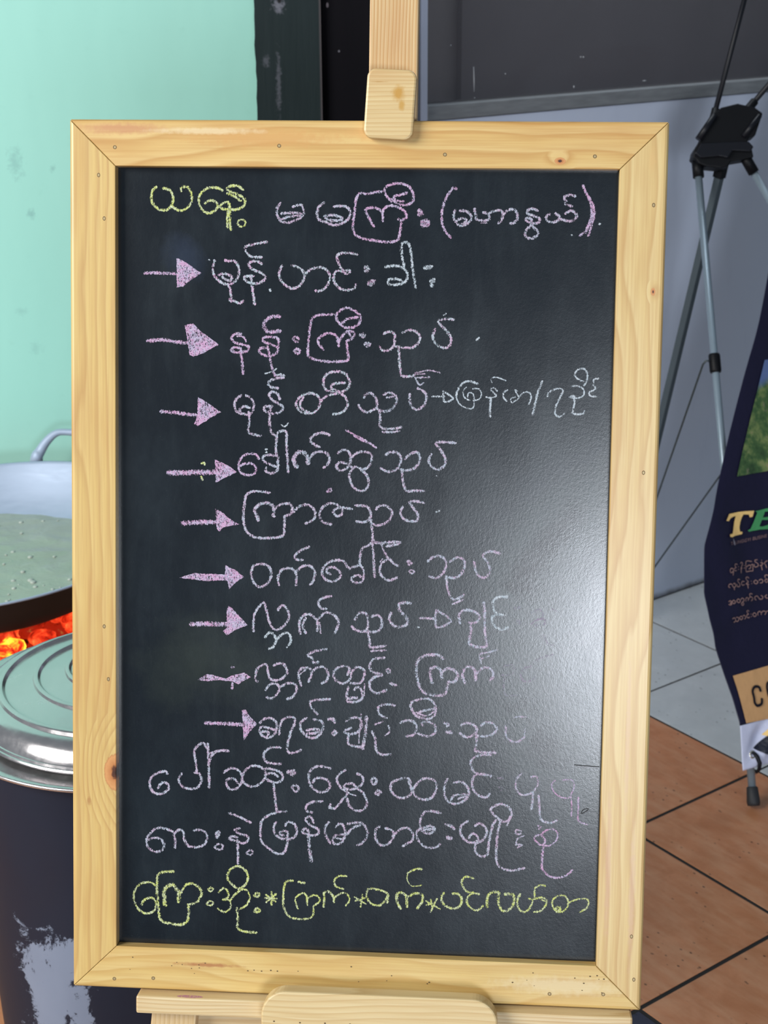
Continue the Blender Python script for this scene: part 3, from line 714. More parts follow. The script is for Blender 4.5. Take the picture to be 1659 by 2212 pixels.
21 1663,-2724 1668,-2686 1717,-2697 1706,-2734 1669,-2726
21 1748,-2745 1683,-2785 1674,-2828
21 1666,-2845 1732,-2845 1685,-2874
G p su
25 1895,-2635 1920,-2646 1902,-2665
25 1934,-2726 1862,-2753 1875,-2802 1930,-2837 1971,-2799 1934,-2726
21 1933,-2720 1992,-2674 2064,-2672 2101,-2720 2079,-2795 2020,-2840 1973,-2842
30 1954,-2836 1946,-2960 1943,-3085
25 1943,-3085 2005,-3157 2101,-3184 2197,-3155 2261,-3097
G y ay
28 -2134,-3433 -2190,-3403 -2277,-3413 -2346,-3473 -2371,-3556 -2346,-3657 -2283,-3730 -2202,-3740 -2140,-3693 -2133,-3610 -2183,-3568 -2265,-3603 -2283,-3648
G y kya
32 -1941,-3273 -2053,-3284 -2109,-3318 -2121,-3419 -2115,-3546 -2102,-3672 -2077,-3811 -1965,-3845 -1865,-3853 -1796,-3812 -1778,-3710 -1785,-3628
46 -2027,-3644 -2042,-3568 -2036,-3473 -1966,-3420 -1916,-3456 -1884,-3511 -1890,-3600
30 -1860,-3498 -1816,-3420 -1742,-3398 -1667,-3439 -1642,-3502 -1679,-3585 -1741,-3619 -1785,-3628
G y dots
23 -1570,-3454 -1543,-3432 -1516,-3446 -1543,-3475 -1570,-3454
23 -1586,-3613 -1555,-3580 -1515,-3598 -1542,-3630 -1586,-3613
G y o
25 -1456,-3481 -1407,-3435 -1363,-3459 -1357,-3528 -1412,-3562
23 -1412,-3562 -1344,-3565 -1331,-3641 -1393,-3694 -1467,-3659
25 -1338,-3571 -1282,-3500 -1208,-3440 -1147,-3456 -1127,-3531 -1158,-3608 -1232,-3656
28 -1270,-3423 -1345,-3363 -1364,-3288 -1321,-3217 -1247,-3189 -1173,-3231 -1147,-3318 -1184,-3401 -1246,-3435
30 -1263,-3644 -1250,-3764 -1249,-3866 -1168,-3900 -1050,-3905
G y dots
28 -1078,-3504 -1054,-3472 -1017,-3483 -1041,-3513 -1078,-3504
28 -1077,-3675 -1046,-3639 -1009,-3659 -1040,-3680 -1077,-3675
G y star
25 -955,-3487 -849,-3558
25 -893,-3456 -892,-3595
25 -844,-3476 -948,-3568
23 -961,-3525 -837,-3526
G y kya
28 -544,-3344 -606,-3334
25 -667,-3324 -735,-3333 -759,-3403 -766,-3529 -757,-3630 -700,-3716 -602,-3737 -491,-3726 -448,-3680 -443,-3592
23 -609,-3624 -634,-3562 -629,-3499 -555,-3452 -518,-3494 -511,-3582
23 -499,-3506 -444,-3472 -389,-3489 -382,-3539 -443,-3586
G y ka
28 -338,-3594 -333,-3512 -334,-3443 -285,-3428 -235,-3483 -229,-3539
23 -229,-3495 -162,-3442 -101,-3440 -63,-3501 -99,-3572
23 -97,-3251 -177,-3254 -225,-3300 -212,-3363 -132,-3393
G y star
21 -9,-3474 109,-3544
21 71,-3445 54,-3578
21 96,-3482 -2,-3517
G y wa
25 131,-3380 114,-3456 157,-3530 243,-3558 304,-3511 339,-3435 290,-3399 192,-3378 131,-3380
21 335,-3523 352,-3434
G y ka
32 476,-3580 438,-3506 443,-3418 510,-3415 541,-3477 543,-3558
30 553,-3451 619,-3411 693,-3414 706,-3483 653,-3572
25 694,-3145 627,-3148 543,-3195
16 543,-3195 544,-3270 594,-3330 691,-3320
G y star
21 743,-3487 890,-3569
21 858,-3458 793,-3604
21 749,-3531 840,-3502
18 791,-3467 811,-3553
G y pa
28 928,-3392 905,-3449 937,-3523 1023,-3557 1095,-3529 1118,-3453 1080,-3399 1020,-3395
G y nga
25 1234,-3224 1161,-3208 1114,-3254 1127,-3316 1177,-3370 1298,-3390
25 1237,-3374 1172,-3439 1186,-3513 1254,-3567 1320,-3545 1337,-3513
G y la
32 1386,-3524 1384,-3430 1419,-3373 1497,-3363 1499,-3438 1519,-3525 1568,-3566 1640,-3520 1662,-3444 1649,-3382 1564,-3379
G y ha
25 1727,-3373 1698,-3442 1713,-3529 1774,-3564 1833,-3512 1855,-3436 1819,-3419
23 1867,-3423 1939,-3402 1993,-3418 1995,-3480 1942,-3545 1876,-3560
23 1984,-3275 1935,-3268 1876,-3311 1879,-3410
16 2000,-3443 1951,-3426
G y ma
21 2191,-3373 2118,-3376 2060,-3440 2086,-3526 2159,-3548 2218,-3496 2222,-3421 2191,-3373
35 2092,-3526 2134,-3493 2146,-3524 2111,-3544
21 2235,-3446 2300,-3412 2407,-3395 2438,-3437 2416,-3500 2351,-3540
"""
BANTXT = """
17 722,5148 672,5161 626,5130 629,5081 672,5073 718,5107 722,5148
17 722,5148 714,5077 685,5010
17 814,5095 774,5090 752,5119 783,5149 829,5153 806,5181 800,5213 842,5230 882,5210
19 902,5158 909,5156
19 888,5106 896,5104
17 974,5126 1014,5107 965,5094
19 975,5089 955,5014
17 997,5213 1034,5237 1064,5207 1019,5154 988,5124
17 1099,5152 1106,5151
17 1077,5100 1096,5099
17 1330,5201 1231,5232 1173,5218 1143,5119 1115,5027 1141,5010 1233,5011 1307,5004 1329,5085
17 1169,5115 1236,5139 1277,5119 1265,5073 1215,5057
17 1295,5128 1343,5138 1337,5084
17 1380,5131 1373,5077 1432,5066 1478,5095 1460,5141 1416,5179 1426,5215 1478,5211
17 1578,5181 1580,5174
17 1542,5132 1586,5124 1559,5080 1512,5076
17 1541,5071 1531,4975
17 1617,5094 1666,5134 1715,5143
17 1643,5077 1646,5002
17 532,4772 499,4791 518,4835 587,4840 612,4793 646,4750 699,4777 691,4833 645,4829
19 645,4745 641,4703
17 744,4805 740,4763 788,4742 835,4775 816,4821 790,4863 815,4901 864,4885
17 990,4819 941,4834 889,4808 905,4756 966,4757
17 1071,4834 1107,4797 1055,4776 1022,4764 1098,4738
19 1062,4745 1049,4668
17 1068,4853 1061,4885 1111,4900 1149,4868
17 1186,4794 1193,4793
17 1179,4741 1187,4739
17 1305,4796 1243,4765 1284,4715 1346,4746 1305,4796
17 1383,4770 1435,4790 1469,4747 1436,4711 1391,4713
17 1568,4771 1513,4739 1548,4696 1598,4723 1568,4771
17 1545,4800 1540,4838 1590,4853 1623,4829
17 419,4489 466,4498 495,4463 446,4448 485,4428 444,4412 404,4432
17 556,4496 503,4467 536,4421 589,4450 556,4496
17 689,4498 628,4467 667,4417 728,4448 689,4498
17 754,4473 798,4495 833,4458 817,4424 778,4420
17 774,4405 729,4381 757,4342 801,4367 774,4405
17 882,4412 887,4459 938,4480 966,4444 950,4411
17 970,4431 1028,4475 1084,4458 1095,4413 1043,4390
17 1040,4491 1027,4529 1077,4544 1109,4520
17 1194,4382 1162,4406 1175,4452 1238,4459 1266,4423 1294,4381 1352,4369 1386,4412 1350,4449
17 1493,4434 1439,4408 1474,4364 1504,4365
17 410,4117 459,4132 495,4094 484,4054 435,4040
17 518,4126 570,4122 588,4076 540,4037 487,4066
17 670,4129 613,4101 650,4054 707,4082 670,4129
17 721,4122 767,4125 792,4078 754,4049
17 902,4062 861,4052 824,4083 842,4122 889,4125 867,4160 854,4193 889,4210 920,4186
17 959,4117 966,4116
17 952,4064 959,4063
17 1064,4127 1003,4097 1043,4046 1104,4076 1064,4127
17 1145,4056 1150,4104 1210,4129 1245,4085 1228,4052
17 1255,4095 1314,4114 1366,4080 1323,4033
17 1384,4088 1429,4098
49 712,2500 693,2590 591,2612 518,2542 514,2406 504,2288 550,2218 663,2236 699,2331
49 1023,2604 940,2622 893,2529 891,2357 928,2254 1033,2239 1135,2372 1122,2565 1023,2604
"""
LANDP = "2726,9446 2043,8230 1384,7057 2229,7047 4115,7090 4758,9395"
TP = "944,6301 1211,6302 1384,6291 1671,6258 1588,6137 1504,6139 1498,6201 1344,6227 1281,6164 1218,6071 1166,5964 1167,5878 1239,5865 1209,5822 990,5817 873,5801 827,5828 834,5869 930,5876 993,6000 1046,6113 1123,6228 1038,6224 956,6201 883,6153 812,6171"
BP_ = "1701,6241 2014,6250 2200,6244 2136,6124 2088,6176 1967,6190 1874,6076 1965,6067 2072,6061 2038,5992 1830,6028 1719,5905 1792,5886 1916,5890 2074,5924 2047,5793 1700,5834 1409,5842 1386,5870 1469,5893 1577,6009 1745,6203"
GOLDP = "124,2953 161,2689 181,2445 193,2170 202,1921 834,1880 1497,1842 1586,2978"
NAVP = "841,1631 763,1624 613,1558 389,1434 277,1372 351,1292 447,1206 540,1168 640,1167 717,1174 754,1310 644,1349 646,1443 692,1527 751,1576"
YELP = "888,1804 799,1755 552,1597 611,1552 767,1636 857,1691"
CAPV = 0.5640
LINE0 = 0.5520; LINEH = 0.0325

# ================================================================ the setting
# right wall: runs along D2 from the corner, its face looks to -D1... floor grid uses the same two directions
D1 = Vector((0.598098, -0.801422, 0)); D2 = Vector((0.801422, 0.598098, 0))
WALL_D = -2.6944
ROTW = Matrix((D2, -D1, Vector((0, 0, 1)))).transposed()      # local x along the wall, local y into the wall, z up
def on_wall(u): return D1*WALL_D + D2*u
def grid(a, b, z=0): return D1*a + D2*b + Vector((0, 0, z))

# --- floor
s = NT('grout'); s.set(Base_Color=s.mix(s.noise(None, 60, 4), (0.012, 0.012, 0.013), (0.035, 0.03, 0.028)), Roughness=0.8); GROUT = s.m
def tile_mat(name, a, b, c, speck, rough):
    s = NT(name)
    n1 = s.noise(s.mapping((1.0, 1.0, 1.0)), 14, 6, 0.65, 0.6)
    n2 = s.noise(s.mapping((1.2, 5.0, 1.0), rot=(0, 0, 0.25)), 7, 5, 0.6)
    col = s.mix(s.ramp(n1, [(0.3, 0.0), (0.7, 1.0)]), a, b)
    col = s.mix(s.ramp(n2, [(0.42, 0.0), (0.75, 0.7)]), col, c)
    v = s.voro(s.mapping((1, 1.6, 1)), 42)
    sp = s.math('MULTIPLY', s.ramp(v.outputs['Distance'], [(0.09, 1.0), (0.16, 0.0)]), s.ramp(s.noise(None, 9, 3), [(0.47, 0.0), (0.55, 1.0)]))
    col = s.mix(s.math('MULTIPLY', sp, 0.85), col, speck)
    s.set(Base_Color=col, Roughness=s.ramp(n1, [(0.2, rough-0.08), (0.8, rough+0.1)]), Specular_IOR_Level=0.4)
    s.bump(n1, 0.08, 0.001); return s.m
ORANGE = tile_mat('terracotta_tile', (0.48, 0.185, 0.080), (0.62, 0.265, 0.130), (0.66, 0.36, 0.21), (0.035, 0.012, 0.008), 0.34)
PALE = tile_mat('pale_grey_tile', (0.50, 0.54, 0.57), (0.59, 0.63, 0.66), (0.53, 0.565, 0.59), (0.10, 0.11, 0.13), 0.42)
NAVY = tile_mat('navy_tile', (0.018, 0.020, 0.045), (0.026, 0.029, 0.06), (0.03, 0.03, 0.055), (0.01, 0.01, 0.02), 0.4)
floor = box('floor', -5, 5, -4.5, 6, -0.06, -0.0021, GROUT); floor['kind'] = 'structure'
TA, TB = 0.4128, 0.3972
tile_meshes = {}
for i in range(-4, 9):
    for j in range(-9, 13):
        a0 = -2.6944 if i == 0 else (-2.306 + TA*(i-1) if i > 0 else -2.6944 + TA*i); a1 = -2.306 + TA*i if i >= 0 else a0 + TA; b0 = 2.4395 + TB*j
        mid = grid((a0+a1)/2, b0+TB/2)
        if i < 0 and (mid.x > 0.0 or mid.y > 3.62 or mid.x < -3.2): continue
        m = PALE if j >= 0 else (NAVY if (j < -2 and a0 > -1.5 and (i+j) % 2) else ORANGE)
        if j == -3 and i == 3: m = NAVY
        g = 0.0042 if j < 0 else 0.0028
        key = (i == 0, m.name)
        if key not in tile_meshes:
            hx, hy = (a1-a0)/2 - g, TB/2 - g; e = 0.0008
            vs = [(-hx,-hy,-0.004),(hx,-hy,-0.004),(hx,hy,-0.004),(-hx,hy,-0.004),(-hx,-hy,-0.0008),(hx,-hy,-0.0008),(hx,hy,-0.0008),(-hx,hy,-0.0008),
                  (-hx+e,-hy+e,0),(hx-e,-hy+e,0),(hx-e,hy-e,0),(-hx+e,hy-e,0)]
            fs = [(8,9,10,11)] + [(k, (k+1)%4, (k+1)%4+4, k+4) for k in range(4)] + [(k+4, (k+1)%4+4, (k+1)%4+8, k+8) for k in range(4)]
            me = bpy.data.meshes.new('floor_tile'); me.from_pydata(vs, [], fs); me.update(); me.materials.append(m); me.materials.append(GROUT)
            for q in range(1, 5): me.polygons[q].material_index = 1
            tile_meshes[key] = me
        o = bpy.data.objects.new('floor_tile', tile_meshes[key]); C.objects.link(o); o.parent = floor
        o.location = grid((a0+a1)/2, b0+TB/2, 0.0002*math.sin(i*3.1+j*5.7))
        o.rotation_euler = (0, 0, math.atan2(D1.y, D1.x))

# --- right wall, below and around the window
s = NT('white_wall_paint')
n = s.noise(None, 3.0, 5); n2 = s.noise(s.mapping((1, 1, 0.25)), 11, 4)
c = s.mix(n, (0.60, 0.67, 0.83), (0.68, 0.745, 0.89)); c = s.mix(s.ramp(n2, [(0.55, 0), (0.8, 0.25)]), c, (0.42, 0.47, 0.60))
zz = s.xyz()[2]
c = s.mix(s.ramp(s.math('ADD', zz, s.math('MULTIPLY', s.noise(None, 24, 4), 0.02)), [(0.012, 0.8), (0.03, 0.0)]), c, (0.06, 0.055, 0.05))
s.set(Base_Color=c, Roughness=0.55); s.bump(s.noise(None, 40, 5), 0.08, 0.002); WALLM = s.m
wall_right = empty('wall_right', on_wall(0), ROTW); wall_right['kind'] = 'structure'
U0 = 2.131
def wp(name, x0, x1, y0, y1, z0, z1, m, bev=0, par=None): return box(name, x0, x1, y0, y1, z0, z1, m, par or wall_right, bev)
wp('wall_panel', 2.112, 5.4, 0.0, 0.12, 0, 1.354, WALLM)
wp('wall_panel', 4.2, 5.4, 0.0, 0.12, 1.354, 2.9, WALLM)
wp('wall_panel', 2.112, 4.2, 0.0, 0.12, 2.5, 2.9, WALLM)
window_1 = empty('window_1', on_wall(U0), ROTW); window_1['kind'] = 'structure'
s = NT('galvanised_sill'); nz = s.noise(s.mapping((2, 10, 14)), 8, 5)
s.set(Base_Color=s.mix(nz, (0.18, 0.19, 0.20), (0.40, 0.42, 0.44)), Roughness=0.5, Metallic=0.3); SILL = s.m
WHITEF = plain('white_window_frame', (0.66, 0.72, 0.88), 0.4, var=0.05)
wp('window_frame', -0.0195, 0.0, -0.006, 0.05, 1.356, 2.5, WHITEF, 0.002, window_1)
wp('window_frame', 2.05, 2.07, -0.004, 0.05, 1.39, 2.5, WHITEF, 0.002, window_1)
wp('window_sill', 0.0, 2.07, -0.004, 0.06, 1.3555, 1.389, SILL, 0.003, window_1)
s = NT('dark_window_glass'); s.set(Base_Color=s.mix(s.noise(None, 2.5, 4), (0.085, 0.084, 0.09), (0.12, 0.118, 0.125)), Roughness=0.06, Specular_IOR_Level=0.35)
tr = s.n.new('ShaderNodeBsdfTransparent'); tr.inputs[0].default_value = (0.80, 0.78, 0.78, 1)
mx = s.n.new('ShaderNodeMixShader'); mx.inputs[0].default_value = 0.40
s.l.new(tr.outputs[0], mx.inputs[1]); s.l.new(s.b.outputs[0], mx.inputs[2]); s.l.new(mx.outputs[0], s.out.inputs[0]); GLASS = s.m
wp('window_pane', 0.0, 2.05, 0.022, 0.027, 1.389, 2.5, GLASS, 0, window_1)
# the dim room behind the pane
DIM = plain('dim_back_room_wall', (0.70, 0.68, 0.69), 0.8, var=0.1, nscale=4)
DIM2 = plain('dim_back_room_board', (0.48, 0.47, 0.51), 0.8, var=0.1, nscale=4)
wall_back = empty('wall_back', on_wall(U0), ROTW); wall_back['kind'] = 'structure'
wp('back_panel', -0.02, 0.43, 0.42, 0.46, 1.2, 2.6, DIM, 0, wall_back)
wp('back_panel', 0.43, 2.1, 0.40, 0.46, 1.2, 2.6, DIM2, 0, wall_back)
wp('side_panel', -0.02, 0.0, 0.125, 0.42, 1.2, 2.6, DIM2, 0, wall_back)
wp('shelf_board', -0.02, 2.1, 0.125, 0.46, 1.16, 1.2, DIM2, 0, wall_back)
# flecks of white paint on the pane
FLECK = plain('white_paint_fleck', (0.55, 0.57, 0.6), 0.7)
FX = [(0.1520, 1.462, 0.1545, 1.408, 0.0012), (0.486, 1.469, 0.489, 1.468, 0.0018), (0.478, 1.469, 0.480, 1.469, 0.0018), (0.2446, 1.443, 0.247, 1.442, 0.0014),
      (0.460, 1.405, 0.461, 1.400, 0.0014), (0.690, 1.404, 0.703, 1.404, 0.0010), (0.085, 1.51, 0.087, 1.511, 0.0012), (0.155, 1.395, 0.157, 1.3945, 0.0012)]
for x0, z0, x1, z1, r in FX:
    tube('paint_fleck', [(x0, 0.0218, z0), ((x0+x1)/2, 0.0214, (z0+z1)/2), (x1, 0.0218, z1)], [r*0.5, r, r*0.5], FLECK, window_1, 6)
# a loudspeaker box standing inside behind the pane
BLACKP = plain('black_plastic', (0.003, 0.0035, 0.005), 0.5, var=0.2, spec=0.2)
sp = empty('loudspeaker', on_wall(U0) + (-D1)*0.20 + D2*0.025 + Vector((0, 0, 1.2)), ROTW)
tag(sp, 'black box loudspeaker seen dimly through the dark window pane', 'loudspeaker')
prism_xz('cabinet', [(-0.03, 0), (0.082, 0), (0.068, 0.30), (-0.03, 0.30)], -0.02, 0.10, BLACKP, sp, 0.004)
prism_xz('grille', [(-0.024, 0.012), (0.074, 0.012), (0.062, 0.285), (-0.024, 0.285)], -0.024, -0.0205, plain('speaker_grille', (0.016, 0.016, 0.018), 0.7), sp)

# --- mint wall on the left
s = NT('mint_paint')
n = s.noise(s.mapping((1, 1, 0.35), rot=(0, 0.25, 0)), 2.2, 4); n2 = s.noise(None, 30, 5)
c = s.mix(n, (0.335, 0.72, 0.625), (0.40, 0.79, 0.70))
c = s.mix(s.ramp(n2, [(0.62, 0.0), (0.8, 0.12)]), c, (0.20, 0.5, 0.42))
X = s.xyz()
def blob(s, X, x, z, rx, rz, amp=1.1, sc=60):
    dx = s.math('DIVIDE', s.math('SUBTRACT', X[0], x), rx); dz = s.math('DIVIDE', s.math('SUBTRACT', X[2], z), rz)
    d = s.math('SQRT', s.math('ADD', s.math('MULTIPLY', dx, dx), s.math('MULTIPLY', dz, dz)))
    return s.math('ADD', d, s.math('MULTIPLY', s.math('SUBTRACT', s.noise(None, sc, 5, 0.7), 0.5), amp))
for x, z, rx, rz, k in ((-0.80, 1.275, 0.022, 0.045, 0.35), (-0.775, 1.165, 0.012, 0.014, 0.5), (-0.72, 1.262, 0.008, 0.012, 0.4), (-0.815, 0.945, 0.02, 0.012, 0.22), (-0.79, 0.86, 0.02, 0.02, 0.2)):
    c = s.mix(s.ramp(blob(s, X, x, z, rx, rz, 3.2, 90), [(0.1, k), (0.9, 0.0)]), c, (0.16, 0.36, 0.36))
s.set(Base_Color=c, Roughness=0.6); s.bump(s.noise(s.mapping((1, 1, 0.3), rot=(0, 0.3, 0)), 5, 3), 0.25, 0.02); MINT = s.m
wl = box('wall_left', -3.2, -0.255, 3.40, 3.52, 0, 2.9, MINT); wl['kind'] = 'structure'
# two dark timber posts between the mint wall and the window
s = NT('dark_green_black_post'); nn = s.noise(s.mapping((26, 26, 2.2)), 1.0, 6, 0.65)
c = s.mix(nn, (0.006, 0.015, 0.017), (0.020, 0.034, 0.038)); X = s.xyz()
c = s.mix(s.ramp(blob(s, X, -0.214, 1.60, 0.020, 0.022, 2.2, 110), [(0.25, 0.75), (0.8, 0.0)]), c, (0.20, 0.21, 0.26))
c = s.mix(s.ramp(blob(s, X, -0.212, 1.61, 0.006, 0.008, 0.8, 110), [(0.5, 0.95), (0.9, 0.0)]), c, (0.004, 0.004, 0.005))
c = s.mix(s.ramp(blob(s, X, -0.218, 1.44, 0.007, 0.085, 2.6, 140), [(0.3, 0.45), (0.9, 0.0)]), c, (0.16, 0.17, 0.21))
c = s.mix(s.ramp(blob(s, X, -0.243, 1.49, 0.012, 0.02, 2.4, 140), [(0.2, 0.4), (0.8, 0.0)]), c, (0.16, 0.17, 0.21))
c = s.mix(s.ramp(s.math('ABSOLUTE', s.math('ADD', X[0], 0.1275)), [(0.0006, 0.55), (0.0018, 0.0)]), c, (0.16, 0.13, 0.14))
s.set(Base_Color=c, Roughness=0.6, Specular_IOR_Level=0.2); s.bump(nn, 0.35, 0.004); POST1 = s.m
s = NT('near_black_post'); nn = s.noise(s.mapping((26, 26, 2.5)), 1.0, 6)
c = s.mix(nn, (0.0012, 0.0015, 0.0035), (0.005, 0.004, 0.007)); X = s.xyz()
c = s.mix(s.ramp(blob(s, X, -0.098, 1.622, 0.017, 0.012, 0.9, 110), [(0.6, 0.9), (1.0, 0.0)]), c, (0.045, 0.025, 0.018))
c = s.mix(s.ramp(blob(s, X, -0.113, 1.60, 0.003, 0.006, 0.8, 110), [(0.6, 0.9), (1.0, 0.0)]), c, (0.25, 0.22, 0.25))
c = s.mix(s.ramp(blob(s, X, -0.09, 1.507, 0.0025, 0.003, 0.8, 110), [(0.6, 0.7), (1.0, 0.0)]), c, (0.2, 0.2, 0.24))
s.set(Base_Color=c, Roughness=0.7, Specular_IOR_Level=0.12); s.bump(nn, 0.3, 0.003); POST2 = s.m
t1 = empty('trim_1', (0, 0, 0)); t1['kind'] = 'structure'
bm = bmesh.new(); N = 160; L = []; R_ = []
for k in range(N+1):
    z = 2.9*k/N; x = -0.2655 + 0.0022*noise.noise(Vector((3.1, 0, z*26))) + 0.0012*noise.noise(Vector((7, 0, z*70)))
    L.append((x, z)); R_.append((-0.1265, z))
vf = [bm.verts.new((x, 3.355, z)) for x, z in L]; vb = [bm.verts.new((x, 3.45, z)) for x, z in L]
rf = [bm.verts.new((x, 3.355, z)) for x, z in R_]; rb_ = [bm.verts.new((x, 3.45, z)) for x, z in R_]
for k in range(N):
    bm.faces.new((vf[k], rf[k], rf[k+1], vf[k+1])); bm.faces.new((vf[k], vf[k+1], vb[k+1], vb[k])); bm.faces.new((rf[k], rb_[k], rb_[k+1], rf[k+1]))
bm.faces.new((vf[N], rf[N], rb_[N], vb[N]))
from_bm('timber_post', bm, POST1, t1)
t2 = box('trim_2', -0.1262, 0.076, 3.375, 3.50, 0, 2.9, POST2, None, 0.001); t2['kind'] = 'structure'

# ================================================================ the chalkboard
BR = Matrix(((0.99731231, 0.07025259, 0.02080232), (-0.07323513, 0.96431636, 0.25442205), (-0.00218621, -0.2552617, 0.96686953)))
BR = BR.to_quaternion().to_matrix()
BC = Vector((-0.02574952, 1.44924139, 1.11369774))
BU, BV = BR.col[0], BR.col[2]
board = empty('menu_chalkboard', BC - BV*0.4535, BR)
tag(board, 'black chalkboard in a pine frame, covered with pink and yellow handwriting, on the easel', 'chalkboard')
OFF = (0, 0, 0.4535)
PL, PM, PD = (0.66, 0.49, 0.195), (0.61, 0.425, 0.150), (0.46, 0.27, 0.07)
W_left = wood('pine_left_rail', 'z', PL, PM, (0.47, 0.28, 0.10), knots=[(-0.2535, -0.2187, 0.0125)], seed=1.3, ring=11,
   stains=[(-0.282, -0.25, 0.003, 0.006, (0.40, 0.2, 0.07))])
W_right = wood('pine_right_rail', 'z', (0.70, 0.55, 0.27), (0.65, 0.475, 0.20), (0.50, 0.30, 0.11), knots=[(0.289, 0.2875, 0.0025)], seed=4.1, ring=10, soft=0.4,
   stains=[(0.262, -0.30, 0.004, 0.10, (0.60, 0.36, 0.27)), (0.287, -0.33, 0.004, 0.09, (0.60, 0.38, 0.30)), (0.278, -0.17, 0.003, 0.11, (0.62, 0.40, 0.28)), (0.284, 0.415, 0.004, 0.016, (0.66, 0.42, 0.17))])
W_top = wood('pine_top_rail', 'x', (0.69, 0.51, 0.22), (0.64, 0.43, 0.155), (0.48, 0.25, 0.07), knots=[(0.1938, 0.4146, 0.0036)], seed=7.7, ring=10,
   stains=[(-0.245, 0.444, 0.055, 0.007, (0.52, 0.25, 0.12)), (-0.10, 0.436, 0.10, 0.012, (0.60, 0.33, 0.11)), (0.02, 0.440, 0.05, 0.008, (0.62, 0.36, 0.13)), (-0.16, 0.442, 0.07, 0.004, (0.74, 0.60, 0.36))])
W_bottom = wood('pine_bottom_rail', 'x', (0.68, 0.52, 0.23), (0.64, 0.46, 0.17), (0.52, 0.32, 0.10), seed=2.9, ring=10,
   stains=[(-0.155, -0.4235, 0.040, 0.0028, (0.36, 0.13, 0.05)), (0.22, -0.43, 0.08, 0.012, (0.70, 0.57, 0.33))])
IX, IZ, OX, OZ, TH = 0.2528, 0.4070, 0.3000, 0.4535, 0.020
g = 0.0003
def rail(name, outer, inner, mat):
    pts = outer + inner; n = 4
    v = [(x, 0, z) for x, z in pts] + [(x, TH, z) for x, z in pts]
    f = [(0,1,2,3), (7,6,5,4)] + [(i, i+4, (i+1) % 4 + 4, (i+1) % 4) for i in range(4)]
    bm = bmesh.new(); vs = [bm.verts.new(p) for p in v]
    for q in f: bm.faces.new([vs[i] for i in q])
    bmesh.ops.recalc_face_normals(bm, faces=bm.faces)
    # round only the outer front edge, ease the inner one
    oe = [e for e in bm.edges if all(abs(x.co.y) < 1e-6 for x in e.verts) and all((abs(abs(x.co.x)-OX) < 2e-3) and (abs(abs(x.co.z)-OZ) < 2e-3) for x in e.verts)]
    bmesh.ops.bevel(bm, geom=oe, offset=0.0042, segments=3, affect='EDGES', profile=0.5)
    o = from_bm(name, bm, mat, board, False, OFF)
    md = o.modifiers.new('ease', 'BEVEL'); md.width = 0.0006; md.segments = 1; md.limit_method = 'ANGLE'; md.angle_limit = 0.9
    return o
R_top = rail('frame_rail', [(-OX+g, OZ), (OX-g, OZ)], [(IX-g, IZ), (-IX+g, IZ)], W_top)
R_bot = rail('frame_rail', [(-OX+g, -OZ), (OX-g, -OZ)], [(IX-g, -IZ), (-IX+g, -IZ)], W_bottom)
R_left = rail('frame_rail', [(-OX, -OZ+g), (-OX, OZ-g)], [(-IX, IZ-g), (-IX, -IZ+g)], W_left)
R_right = rail('frame_rail', [(OX, -OZ+g), (OX, OZ-g)], [(IX, IZ-g), (IX, -IZ+g)], W_right)
R_left['label'] = 'left frame rail with a brown knot low on its inner edge'
R_top['label'] = 'top frame rail with reddish streaks and a small dark knot near its right end'
R_bot['label'] = 'bottom frame rail with a thin reddish stain'
R_right['label'] = 'right frame rail, palest of the four'
NAILM = plain('nail_steel', (0.42, 0.33, 0.17), 0.45, 0.3); HOLEM = plain('nail_hole_dark', (0.16, 0.10, 0.045), 0.8)
hole = bmesh.new(); n = 14; ra, rb = 0.0012, 0.0019
vi = [hole.verts.new((ra*math.cos(2*PI*k/n), -0.0001, ra*math.sin(2*PI*k/n))) for k in range(n)]
vo = [hole.verts.new((rb*math.cos(2*PI*k/n), -0.0002, rb*math.sin(2*PI*k/n))) for k in range(n)]
for k in range(n): f = hole.faces.new((vi[k], vi[(k+1)%n], vo[(k+1)%n], vo[k])); f.material_index = 1
hole.faces.new(vi)
nail_me = bpy.data.meshes.new('nail_head'); hole.to_mesh(nail_me); hole.free(); nail_me.materials.append(NAILM); nail_me.materials.append(HOLEM)
for x, z, par in ((-0.2533,0.4255,R_top),(-0.0864,0.4278,R_top),(0.0797,0.4202,R_top),(0.2278,0.4193,R_top),(-0.27,0.3978,R_left),(-0.2644,0.3545,R_left),
    (-0.2653,-0.064,R_left),(-0.261,-0.1196,R_left),(0.2852,0.1074,R_right),(0.288,-0.3737,R_right),(0.2918,-0.4197,R_right),(0.2868,0.3724,R_right),
    (0.2053,-0.439,R_bot),(0.2608,-0.437,R_bot),(-0.2552,-0.4429,R_bot),(-0.2133,-0.4405,R_bot)):
    o = bpy.data.objects.new('nail_head', nail_me); C.objects.link(o); o.parent = par; o.location = (x, 0, z)
    o.scale = (1, 1, 1.0) if par in (R_top, R_bot) else (0.8, 1, 1.15)

